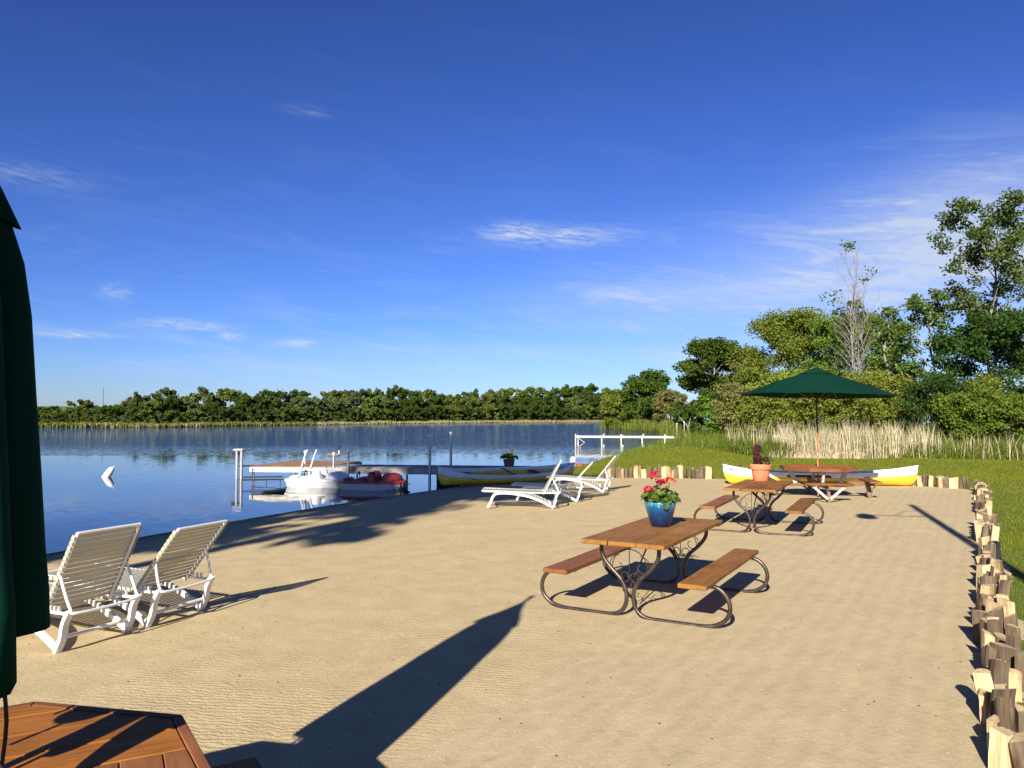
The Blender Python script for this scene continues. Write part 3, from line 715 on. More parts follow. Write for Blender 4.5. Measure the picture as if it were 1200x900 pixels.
# ------------------------------------------------------------------ umbrellas
def open_umbrella(label, loc):
    t = thing('patio_umbrella', label, 'umbrella', loc, R(6))
    zr, zt, rad, n = 2.42, 3.06, 1.86, 8
    sh = Matrix.Rotation(R(1.5), 3, 'Y')
    def P(a, f, sag=0): return sh @ Vector((rad*f*math.cos(a), rad*f*math.sin(a), -(zt-zr)*(f**1.12)-sag)) + Vector((0, 0, zt))
    for k in range(n):
        b = MB(); m, nn = 8, 6
        for i in range(m+1):
            f = .14+.86*i/m
            for j in range(nn+1):
                a = 2*math.pi*(k+j/nn)/n; c = math.cos(math.pi/n)/math.cos((j/nn-.5)*2*math.pi/n)
                b.v.append(P(a, f*c, .035*f*(math.sin(math.pi*j/nn))))
        for i in range(m):
            for j in range(nn): q = i*(nn+1)+j; b.face(q, q+nn+1, q+nn+2, q+1)
        b.build('canopy_panel', 'green_canvas', t, True)
    b = MB(); 
    for i in range(5):
        f = .02+.20*i/4
        for k in range(16):
            a = 2*math.pi*k/16; b.v.append(P(a, f)+Vector((0, 0, .05-.01*i)))
    for i in range(4):
        for k in range(16): b.face(i*16+k, i*16+(k+1) % 16, (i+1)*16+(k+1) % 16, (i+1)*16+k)
    b.face(*range(16)); b.build('vent_cap', 'green_canvas', t, True)
    for k in range(n):
        a = 2*math.pi*k/n
        MB().tube([P(a, .03, .03), P(a, .5, .022), P(a, .985, .012)], .009, 6).build('rib', 'pole_wood', t, True)
        MB().tube([P(a, .48, .03), sh @ Vector((.04*math.cos(a), .04*math.sin(a), 2.30-zt)) + Vector((0, 0, zt))], .007, 6).build('strut', 'pole_wood', t, True)
    MB().tube([(0, 0, .05), (0, 0, 1.55)], .021, 12).build('pole', 'pole_wood', t, True)
    MB().tube([(0, 0, 1.50), (0, 0, 3.03)], .018, 12).build('upper_pole', 'dark_timber', t, True)
    MB().lathe([(.028, 1.0), (.03, 1.02), (.03, 1.05), (.026, 1.06)], 12, capt=True).build('pole_ring', 'galvanised', t, True)
    MB().lathe([(.05, 2.27), (.05, 2.33)], 12, capt=True).build('runner', 'dark_timber', t, True)
    MB().lathe([(.022, 3.06), (.030, 3.10), (.018, 3.14), (.003, 3.16)], 12).build('finial', 'dark_timber', t, True)
open_umbrella('open dark green umbrella standing over the far octagonal table', OT)
def folded_umbrella(label, loc):
    t = thing('folded_umbrella', label, 'umbrella', loc)
    d = Vector((.0, .06)); LZ = 2.37
    def ax(z): k = max(0, (z-.75)/LZ); return Vector((d.x*k, d.y*k, z))
    q = random.Random(4); n = 64
    prof = [(2.80,.07),(2.62,.165),(2.42,.225),(2.25,.25),(2.0,.270),(1.75,.292),(1.5,.312),(1.35,.328),(1.24,.335)]
    b = MB(); amp = [q.uniform(.5, 1.2) for _ in range(8)]
    for i, (z, r) in enumerate(prof):
        for k in range(n):
            a = 2*math.pi*k/n; ph = (k/n*8) % 1; lob = int(k/n*8) % 8
            fold = abs(math.sin(math.pi*(ph))); g = i/(len(prof)-1)
            rr = r*(1-.42*(1-fold)*(.35+.65*g))*(1+.05*math.sin(3*a+lob))
            zz = z
            if i == len(prof)-1: zz = z - .21*amp[lob]*fold**.8*(.06+.94*max(0, math.cos(a+1.35)))
            tw = a+.25*g
            b.v.append(ax(zz)+Vector((rr*math.cos(tw), rr*math.sin(tw), 0)))
    for i in range(len(prof)-1):
        for k in range(n): b.face(i*n+k, (i+1)*n+k, (i+1)*n+(k+1) % n, i*n+(k+1) % n)
    b.build('canopy', 'green_canvas', t, True, solid=.004)
    b = MB(); cp = [(2.98,.015),(2.90,.045),(2.78,.095),(2.66,.165),(2.56,.225)]
    for i, (z, r) in enumerate(cp):
        for k in range(n):
            a = 2*math.pi*k/n; fold = abs(math.sin(math.pi*((k/n*8) % 1))); rr = r*(1-.25*(1-fold)*i/4)
            b.v.append(ax(z-.03*fold*(i == 4))+Vector((rr*math.cos(a), rr*math.sin(a), 0)))
    for i in range(len(cp)-1):
        for k in range(n): b.face(i*n+k, (i+1)*n+k, (i+1)*n+(k+1) % n, i*n+(k+1) % n)
    b.face(*range(n)); b.build('vent_cap', 'green_canvas', t, True)
    MB().tube([Vector((0, 0, .05)), Vector((0, 0, .75)), ax(3.06)], .021, 12).build('pole', 'pole_wood', t, True)
    MB().lathe([(.022, 0), (.03, .035), (.02, .07), (.003, .09)], 12, ax(3.05)).build('finial', 'pole_wood', t, True)
    for k in range(8):
        a = 2*math.pi*(k+.5)/8+.25; e = Vector((math.cos(a), math.sin(a), 0)); zb = 1.12-.05*(k % 3)
        MB().tube([ax(2.9)+e*.03, ax(2.0)+e*.15, ax(zb)+e*.25], .009, 6).build('rib', 'dark_timber', t, True)
    a = .10; e = Vector((math.cos(a), math.sin(a), 0))
    MB().tube(catmull([ax(1.15)+e*.25, ax(1.0)+e*.27, ax(.85)+e*.26, ax(.80)+e*.255], 3), .006, 6).build('tie_cord', 'dark_timber', t, True)
folded_umbrella('folded dark green umbrella hanging at the left edge of the picture', NT)
# ------------------------------------------------------------------ strap loungers
def strap_mesh(L, W, T=.004):
    b = MB(); n = 6
    for i in range(n+1):
        x = -L/2+L*i/n; sag = -.006*(1-(2*i/n-1)**2)
        for yy, zz in ((-W/2, -T/2), (W/2, -T/2), (W/2, T/2), (-W/2, T/2)): b.v.append(Vector((yy, x, zz+sag)))
    for i in range(n):
        for k in range(4): b.face(i*4+k, i*4+(k+1) % 4, (i+1)*4+(k+1) % 4, (i+1)*4+k)
    # the ends wrap down round the rail
    for s in (-1, 1): b.box((0, s*(L/2+.002), -.014), (W, .004, .034))
    return b.mesh('strap', 'vinyl_strap')
STRAP = strap_mesh(.645, .040); STRAP_B = strap_mesh(.645, .0405)
def lounger(label, loc, face_deg, back=(-.18, .965), group='white strap loungers'):
    t = thing('sun_lounger', label, 'sun lounger', loc, R(face_deg), group)
    hw = .325
    for s in (-1, 1):
        arch = catmull([(0, s*hw, .01), (.22, s*hw, .13), (.52, s*hw, .245), (.85, s*hw, .305), (1.12, s*hw, .315), (1.25, s*hw, .27), (1.32, s*hw, .13), (1.38, s*hw, .01)], 5)
        b = MB()
        for p, q in zip(arch[:-1], arch[1:]): b.beam(p, p+(q-p)*1.06, .030, .050, (0, 1, 0) if abs((q-p).z) > 9 else (0, 0, 1))
        b.build('side_rail', 'white_plastic', t)
        leg = catmull([(.03, s*hw*1.0, .0), (-.035, s*hw, .12), (-.06, s*hw, .24), (-.12, s*hw, .345)], 4)
        b = MB()
        for p, q in zip(leg[:-1], leg[1:]): b.beam(p, p+(q-p)*1.06, .058, .034)
        b.build('rear_leg', 'white_plastic', t)
        MB().tube([(.20, s*.30, .315), (.8, s*.30, .335), (1.5, s*.30, .36)], .0135, 8).build('seat_rail', 'white_plastic', t, True)
        MB().tube([(.21, s*.30, .29), (back[0], s*.30, back[1])], .0135, 8).build('back_rail', 'white_plastic', t, True)
    bx, bz = back; bl = math.hypot(.21-bx, bz-.29); ux, uz = (bx-.21)/bl, (bz-.29)/bl
    MB().tube([(bx, -.302, bz), (bx, .302, bz)], .0135, 8).build('top_bar', 'white_plastic', t, True)
    MB().tube([(1.5, -.302, .36), (1.5, .302, .36)], .0135, 8).build('foot_bar', 'white_plastic', t, True)
    MB().tube([(-.02, -hw, .12), (-.02, hw, .12)], .016, 8).build('cross_bar', 'white_plastic', t, True)
    MB().tube([(1.32, -hw, .16), (1.32, hw, .16)], .014, 8).build('cross_bar', 'white_plastic', t, True)
    mx, mz = .21+ux*bl*.50, .29+uz*bl*.50
    b = MB().tube(catmull([(mx, -.315, mz), (-.10, -.315, .37), (-.15, -.27, .325), (-.15, .27, .325), (-.10, .315, .37), (mx, .315, mz)], 5), .0125, 8)
    b.build('back_prop', 'white_plastic', t, True)
    for s in (-1, 1):
        b = MB()
        for i in range(4): b.box((.02+.05*i, s*.318, .345), (.012, .02, .05))
        b.beam((-.12, s*.318, .318), (.22, s*.318, .318), .02, .022); b.build('notch_plate', 'white_plastic', t)
    n = 22
    for i in range(n):
        x = .27+(1.5-.04-.27)*i/(n-1); z = .315+.035*(x-.2)/1.3+.0155
        link('strap', STRAP, t, (x, 0, z), (0, -.028, 0))
    m = 15; ang = math.atan2(-uz, ux)           # back straps lie on the front of the back frame
    nx, nz = uz, -ux
    for i in range(m):
        d = .05+(bl-.09)*i/(m-1)
        link('strap', STRAP_B, t, (.21+ux*d+nx*.0155, 0, .29+uz*d+nz*.0155), (0, math.atan2(-uz, ux) , 0) if False else (0, math.atan2(nx, nz), 0))
    return t
def lounger_at(label, pa, pb, **k):
    """pa, pb: photo pixels of the two rear feet"""
    a, b_ = at(*pa), at(*pb); m = (a+b_)/2; w_ = (b_-a); f = math.degrees(math.atan2(w_.x, -w_.y))
    return lounger(label, (m.x, m.y, gz(m.x, m.y)+.02), f, **k)
lounger_at('white strap lounger next to the folded umbrella, raised back towards the camera', (68, 766), (151, 741), back=(-.15, .97))
lounger_at('white strap lounger, right one of the near pair facing the lake', (172, 736.5), (240, 715), back=(-.30, .90))
lounger('white strap lounger with the steepest back, nearest of the three by the canoe', (.88, 16.32, .015), 178, back=(-.16, .99))
lounger('white strap lounger in the middle of the three by the canoe', (1.52, 17.55, .015), 171, back=(-.34, .88))
lounger('white strap lounger farthest of the three, next to the short log edging', (2.42, 19.70, .01), 163, back=(-.30, .92))
# ------------------------------------------------------------------ canoes
def canoe(label, loc, rz, L=5.1, emblem=None, roll=0):
    t = thing('canoe', label, 'canoe', loc, rz, 'yellow and white canoes'); t.rotation_euler = (roll, 0, rz)
    N = 32; us = [math.copysign(1-(1-abs(-1+2*i/N))**1.5, -1+2*i/N) for i in range(N+1)]
    vs = [0, .06, .16, .30, .46, .46, .62, .80, 1.0]
    def pt(u, v, s):
        au = abs(u); bm = .45*max(0, 1-au**2.3)**.75+.012
        zs = .36+.21*au**3.4; zk = .01*au**2+.34*max(0, (au-.90)/.10)**2.6
        sp = max(zk+.004, .245+.065*au**3); x = u*L/2
        z = zk+(sp-zk)*v/.46 if v <= .46 else sp+(zs-sp)*(v-.46)/.54
        f = min(1, max(0, (z-zk)/(zs-zk)))
        return Vector((x, s*bm*(1-(1-f)**2.6)**.55*(1+.03*math.sin(f*3.1)), z))
    for part, mat, rng in (('hull_bottom', 'yellow_hull', range(0, 4)), ('hull_side', 'white_hull', range(5, 8))):
        b = MB(); rr = list(rng)+[rng[-1]+1]
        for s in (-1, 1):
            base = len(b.v)
            for v in rr:
                for u in us: b.v.append(pt(u, vs[v], s))
            for i in range(len(rr)-1):
                for j in range(N):
                    a = base+i*(N+1)+j; f = (a, a+1, a+N+2, a+N+1); b.face(*(f if s < 0 else f[::-1]))
        o = b.build(part, mat, t, True, solid=.012); o.modifiers[0].offset = -1
    for s in (-1, 1):
        MB().tube([pt(u, 1, s) for u in us], .014, 6).build('gunwale', 'white_paint', t, True)
    for u in (-.55, .42):
        y = abs(pt(u, .8, 1).y); MB().box((u*L/2, 0, .27), (.24, 2*y, .025)).build('seat', 'old_brown', t)
    y = abs(pt(0, 1, 1).y); MB().box((0, 0, .345), (.05, 2*y-.02, .025)).build('thwart', 'old_brown', t)
    for s in (-1, 1):
        b = MB(); ul = [.80+.195*i/5 for i in range(6)]
        for u in ul: b.v.append(pt(s*u, 1, -1)+Vector((0,0,-.004))); b.v.append(pt(s*u, 1, 1)+Vector((0,0,-.004)))
        for i in range(5): f = (2*i, 2*i+1, 2*i+3, 2*i+2); b.face(*(f if s < 0 else f[::-1]))
        b.build('deck_plate', 'white_paint', t)
    if emblem is not None:
        # small dark badge with a row of pale lettering strokes below it, on the white bow
        sx, sy = emblem
        def on(u, v): p = pt(u, v, sy); return Vector((p.x, p.y+sy*.006, p.z))
        def patch(b, u0, u1, v0, v1):
            i = len(b.v)
            for u, v in ((u0, v0), (u1, v0), (u1, v1), (u0, v1)): b.v.append(on(u, v))
            b.face(i, i+1, i+2, i+3)
        b = MB(); q = random.Random(2)
        for k in range(3): patch(b, sx*(.925-.014*k), sx*(.935-.014*k), .74+.02*(k % 2), .90-.03*(k == 1))
        patch(b, sx*.897, sx*.935, .80, .83); b.build('emblem', 'navy_print', t)
        b = MB()
        for k in range(8): patch(b, sx*(.862+.011*k), sx*(.868+.011*k), .60, .67+.03*q.random())
        b.build('lettering', 'pale_print', t)
    return t
c2a, c2b = at(848, 560, .1), at(1067, 560, .1)
canoe('yellow and white canoe lying behind the table with the open umbrella', (8.68, 21.55, .0), math.atan2(-.62, 5.1), 5.3, (-1, -1))
canoe('yellow and white canoe beached between the dock and the loungers', (-.12, 23.55, gz(-.12, 23.55)+.03), math.atan2(2.1, 3.95), 4.75, (1, -1), roll=R(11))
# ------------------------------------------------------------------ the dock with its L platform
DA, DB = Vector((-9.0, 26.2, 0)), Vector((.6, 24.9, 0)); DE = (DB-DA).normalized(); DN = Vector((-DE.y, DE.x, 0)); DL = (DB-DA).length
dock = thing('dock', 'grey wooden dock with a brown L shaped end platform and ladder', 'dock', (DA.x, DA.y, 0), math.atan2(DE.y, DE.x))
DZ = .25; q = random.Random(21)
def deck(name, x0, x1, y0, y1, along_x, mat):
    b = MB(); step = .145; n = int(((x1-x0) if along_x else (y1-y0))/step)
    for i in range(n):
        c = (x0 if along_x else y0)+step*(i+.5)
        if along_x: b.box((c, (y0+y1)/2, DZ-.018+q.uniform(-.003, .003)), (step-.012, y1-y0+q.uniform(-.01, .01), .036))
        else: b.box(((x0+x1)/2, c, DZ-.018+q.uniform(-.003, .003)), (x1-x0, step-.012, .036))
    o = b.build(name, mat, dock); tag(o, kind='stuff'); return o
deck('walkway_boards', 2.75, DL, .0, 1.3, True, 'deck_grey')
deck('platform_boards', .0, 2.72, .0, 3.6, False, 'deck_brown')
for (a, b_, w_) in (((0, -.02), (2.73, -.02), .16), ((2.73, -.02), (DL, -.02), .19), ((2.8, 1.3), (DL, 1.3), .16), ((0, 3.6), (2.73, 3.6), .16), ((0, 0), (0, 3.6), .16), ((2.73, 1.33), (2.73, 3.6), .16)):
    MB().beam((a[0], a[1], DZ-.04-w_/2), (b_[0], b_[1], DZ-.04-w_/2), .045, w_).build('fascia_board', 'deck_grey' if a[0] > 2 else 'old_white_wood', dock)
def post(x, y, top, r=.035, bot=-1.2, mat='galvanised', name='post'):
    b = MB().tube([(x, y, bot), (x, y, top)], r, 10); o = b.build(name, mat, dock, True)
    MB().lathe([(r*1.25, top-.05), (r*1.25, top+.015), (r*.9, top+.03)], 10, (x, y, 0), capt=True).build('post_cap', 'white_plastic', o, True); return o
for (u, v, y, top) in ((500, 549, 0, 1.32), (522, 547, 1.25, 1.38), (396, 546, 0.05, .70), (420, 545, -.03, .82), (382, 540, 1.25, .70)):
    p = at(u, v, DZ)-DA; post(p.dot(DE), y-.05 if y < .1 else y+.06, top, .045 if top > 1 else .04)
for (x, y) in ((.1, .05), (.1, 3.5), (2.6, 3.5), (2.65, .08), (5.2, .05), (7.4, .05), (5.2, 1.25)): post(x, y, DZ-.06, .035)
# capped twin-pipe mooring post off the platform's end
mp = at(280, 561, WATER_Z)-DA; mx, my = mp.dot(DE), mp.dot(DN)
b = MB(); b.tube([(mx-.09, my, -1.2), (mx-.09, my, .70)], .055, 12); b.tube([(mx+.09, my, -1.2), (mx+.09, my, .70)], .055, 12); b.build('mooring_post', 'galvanised', dock, True)
MB().box((mx, my, .725), (.36, .26, .05)).build('mooring_cap', 'white_plastic', dock, bevel=.01)
b = MB().beam((mx-.28, my, .58), (mx, my, .58), .09, .09); b.beam((mx, my, .12), (.1, 2.4, .12), .05, .06); b.beam((mx, my, -.30), (.1, 2.4, -.30), .05, .05); b.build('mooring_bracket', 'dark_timber', dock)
# swim frame under the platform edge
b = MB(); b.tube([(.12, -.05, .18), (.12, -.05, -.30)], .018, 6); b.tube([(.12, -.05, .12), (1.9, .7, .20)], .015, 6); b.tube([(.12, -.05, -.24), (2.7, -.05, -.14)], .015, 6)
for i in range(5): b.tube([(.12+.5*i, -.05, -.24+.02*i), (.12+.5*i, -.05, -.36)], .012, 6)
b.build('under_frame', 'dark_timber', dock, True)
lp = (at(345, 548, DZ)-DA).dot(DE)
lad = bpy.data.objects.new('ladder', None); col.objects.link(lad); lad.parent = dock
for dx in (0, .33): MB().tube(catmull([(lp+dx+.10, .18, .80), (lp+dx+.06, .02, .55), (lp+dx-.02, -.16, .0), (lp+dx-.10, -.30, -.75)], 4), .02, 8).build('ladder_rail', 'white_paint', lad, True)
for i in range(4):
    z = .12-.22*i; MB().tube([(lp+.01-.11*(.12-z)*.6, -.14+.2*(z-.1), z), (lp+.34-.11*(.12-z)*.6, -.14+.2*(z-.1), z)], .014, 6).build('rung', 'white_paint', lad, True)
MB().box((lp+.18, -.06, .13), (.42, .05, .07)).build('ladder_mount', 'white_plastic', lad)
# boat winch on the walkway
wp = (at(388, 546, DZ)-DA).dot(DE); win = bpy.data.objects.new('winch', None); col.objects.link(win); win.parent = dock
MB().tube([(wp, .6, DZ), (wp, .6, .62)], .035, 8).build('winch_post', 'white_plastic', win, True)
MB().tube([(wp-.20, .6, .62), (wp+.18, .6, .62)], .06, 10).build('winch_drum', 'old_brown', win, True)
MB().tube([(wp+.18, .6, .62), (wp+.20, .6, .78)], .02, 6).build('winch_arm', 'white_plastic', win, True); MB().tube([(wp+.20, .6, .78), (wp+.21, .6, .95)], .028, 8).build('winch_handle', 'black_plastic', win, True)
# timber crib below the shore end, near-black to paint in the shade there
b = MB(); c0 = (at(500, 553, .2)-DA).dot(DE); 
for i in range(5): b.box(((c0+DL)/2, .62, .10-.155*i), (DL-c0, 1.18, .14))
b.build('crib_shade', 'dark_timber', dock)
# yellow flowers in a tub standing on the shore end of the dock
pp = at(596.5, 551, DZ); t = thing('planter', 'small tub of yellow flowers on the shore end of the dock', 'flower pot', (pp.x, 25.3, DZ))
t.location.x = 25.3*(596.5-600)/F
MB().lathe([(.13, 0), (.15, .02), (.19, .26), (.20, .28), (.17, .28), (.15, .24), (.01, .24)], 20).build('pot', 'old_brown', t, True)
q = random.Random(5); b = MB(); fb = MB()
for i in range(120):
    a = q.uniform(0, 6.283); rr = .30*math.sqrt(q.random()); leaf_disc(b, (rr*math.cos(a), rr*math.sin(a), .30+q.uniform(0, .22)*(1-rr/.4)), (q.gauss(0, 1), q.gauss(0, 1), 1), q.uniform(.03, .055), q)
for i in range(26):
    a = q.uniform(0, 6.283); rr = .24*math.sqrt(q.random()); leaf_disc(fb, (rr*math.cos(a), rr*math.sin(a), .36+q.uniform(0, .22)), (q.gauss(0, .5), -.6, 1), .028, q)
for i in range(14):
    a = q.uniform(0, 6.283); b.tube([(0, 0, .25), (.12*math.cos(a), .12*math.sin(a), .45), (.26*math.cos(a), .26*math.sin(a), .52+q.uniform(-.1, .1))], [.008, .006, .002], 4)
b.build('foliage', 'leaf_mid', t); fb.build('flowers', 'yellow_hull', t)
# ------------------------------------------------------------------ pedal boats
def pedal_boat(label, loc, rz, hull, deckm, seatm):
    t = thing('pedal_boat', label, 'pedal boat', loc, rz, 'pedal boats moored at the dock')
    L, W = 2.05, 1.25; N = 16
    def outline(u): return W/2*(1-abs(u)**3.2*.55)
    def ring(z, sc, b):
        i0 = len(b.v)
        for i in range(N+1): u = -1+2*i/N; b.v.append(Vector((u*L/2*sc, -outline(u)*sc, z)))
        for i in range(N, -1, -1): u = -1+2*i/N; b.v.append(Vector((u*L/2*sc, outline(u)*sc, z)))
        return i0
    n = 2*(N+1)
    def skin(b, a, c):
        for i in range(n): b.face(a+i, a+(i+1) % n, c+(i+1) % n, c+i)
    b = MB(); a0 = ring(-.14, .86, b); a1 = ring(.02, .96, b); a2 = ring(.19, 1.0, b); skin(b, a0, a1); skin(b, a1, a2); b.build('hull', hull, t, True)
    b = MB(); a0 = ring(.175, 1.025, b); a1 = ring(.235, 1.02, b); a2 = ring(.255, .95, b); skin(b, a0, a1); skin(b, a1, a2); b.face(*[a2+i for i in range(n)]); b.build('deck', deckm, t, True)
    def hump(cx, cy, lx, ly, h, name, mat):
        b = MB(); m, k = 6, 14
        for i in range(m+1):
            f = i/m; r = math.cos(f*math.pi/2)**.55
            for j in range(k): a = 6.283*j/k; b.v.append(Vector((cx+lx*r*math.cos(a)-.10*f*lx, cy+ly*r*math.sin(a), .245+h*math.sin(f*math.pi/2))))
        for i in range(m):
            for j in range(k): b.face(i*k+j, i*k+(j+1) % k, (i+1)*k+(j+1) % k, (i+1)*k+j)
        b.face(*[m*k+j for j in range(k)]); b.build(name, mat, t, True)
    for s in (-1, 1):
        hump(.05, s*.30, .17, .22, .30, 'seat_back', seatm); hump(-.28, s*.30, .24, .22, .10, 'seat_base', seatm)
    hump(.62, 0, .34, .50, .24, 'paddle_cover', deckm); hump(-.78, 0, .18, .42, .10, 'bow_hump', deckm)
    MB().tube([(-.42, 0, .26), (-.45, 0, .46)], .018, 6).build('tiller', 'galvanised', t, True); MB().lathe([(.03, .44), (.045, .49), (.02, .53)], 10, (-.45, 0, 0), capt=True).build('tiller_knob', 'black_plastic', t, True)
    b = MB()
    for k in range(6):
        a = k*math.pi/3; b.box((.95, 0, .02)+0*Vector((0,0,0)) if False else (.95, 0, .02), (.02, .8, .40), Matrix.Rotation(a, 3, 'Y'))
    b.build('paddle_wheel', 'black_plastic', t)
    MB().box((.98, 0, .205), (.07, .5, .03)).build('stern_bumper', 'black_plastic', t)
pedal_boat('white pedal boat moored beside the dock ladder', (-6.35, 25.08, WATER_Z+.02), R(-6), 'white_hull', 'white_plastic', 'white_plastic')
pedal_boat('red and white pedal boat moored nearest the beach', (-4.42, 24.28, WATER_Z+.02), R(-3), 'grey_hull', 'red_plastic', 'red_plastic')
# ------------------------------------------------------------------ buoy
bp = at(124, 559, WATER_Z); t = thing('mooring_buoy', 'white bullet shaped buoy leaning in the open water at left', 'buoy', (bp.x, bp.y, WATER_Z)); t.rotation_euler = (R(-8), R(32), 0); t.scale = (.8, .8, .8)
MB().lathe([(.03,-.35),(.12,-.28),(.16,-.12),(.165,.10),(.16,.28),(.135,.42),(.085,.52),(.02,.56)], 18, capt=True).build('float', 'white_plastic', t, True)
MB().lathe([(.169,.16),(.169,.21)], 18, capb=False).build('band', 'grey_hull', t, True)
MB().tube([(0, 0, .55), (.03, 0, .60), (0, 0, .64), (-.03, 0, .60), (0, 0, .55)], .008, 6).build('eye', 'galvanised', t, True)
# ------------------------------------------------------------------ white dock farther along the shore
w0, w1 = at(674, 523, WATER_Z), Vector((13.4, 57.5, 0)); w0.z = 0; WE = (w1-w0).normalized(); WL = (w1-w0).length
wd = thing('white_dock', 'narrow white wooden dock with posts beyond the grassy bank', 'dock', (w0.x, w0.y, 0), math.atan2(WE.y, WE.x))
b = MB()
for i in range(int(WL/.3)): b.box((.15+.3*i, .55, .455), (.285, 1.1, .04))
tag(b.build('deck_boards', 'old_white_wood', wd), kind='stuff')
for y in (0, 1.1): MB().beam((0, y, .38), (WL, y, .38), .05, .10).build('side_beam', 'old_white_wood', wd)
for i, x in enumerate((.05, 2.1, 3.6, 5.2, 6.9, 8.4)):
    for y in (-.06, 1.16):
        if x < WL: MB().beam((x, y, -1.3), (x, y, .62 if (i+int(y)) % 2 == 0 else .52), .085, .085, (0, 1, 0)).build('post', 'old_white_wood', wd)
MB().tube([(.2, -.03, .35), (.75, -.03, -.05), (.35, -.03, -.35)], .03, 6).build('brace', 'old_white_wood', wd, True)
pp = at(671.5, 545, WATER_Z+.05); gx, gy = pp.x, pp.y
t = thing('marker_float', 'small white and red float at the grassy waterline', 'float', (gx, gy, WATER_Z))
MB().lathe([(.10,-.1),(.13,0),(.13,.32),(.09,.42),(.02,.45)], 14, capt=True).build('float_body', 'white_plastic', t, True); MB().lathe([(.05, .0), (.16, .04), (.17, .12), (.06, .16)], 14, (.34, .1, -.02), capt=True).build('red_end', 'orange_red', t, True)
MB().tube([(0, 0, .05), (.34, .1, .05)], .02, 6).build('link_bar', 'dark_timber', t, True)
# ------------------------------------------------------------------ yard lamp just right of the picture (its shadow lies on the sand)
lx, ly = 4.46, 4.35
t = thing('lamp_post', 'tall wooden lamp post on the lawn just outside the right edge, seen by its shadow', 'lamp post', (lx, ly, 0))
MB().tube([(0, 0, -.2), (0, 0, 6.52)], [.10, .07], 12).build('post', 'utility_wood', t, True)
e = Vector((6.93, 14.84, 0)) - Vector((8.02, 14.62, 0)); e.normalize()
MB().tube(catmull([(0, 0, 5.52), tuple(e*.55+Vector((0, 0, 5.49))), tuple(e*1.12+Vector((0, 0, 5.54)))], 5), .02, 8).build('arm', 'galvanised', t, True)
hd = e*1.15
MB().lathe([(.06, 5.22), (.17, 5.28), (.19, 5.42), (.13, 5.54), (.05, 5.62)], 16, tuple(hd), capt=True).build('lamp_head', 'galvanised', t, True)
MB().tube(catmull([(0, 0, 5.97), tuple(e*.35+Vector((0, 0, 5.87))), tuple(e*.6+Vector((0, 0, 5.51)))], 4), .012, 6).build('stay', 'galvanised', t, True)
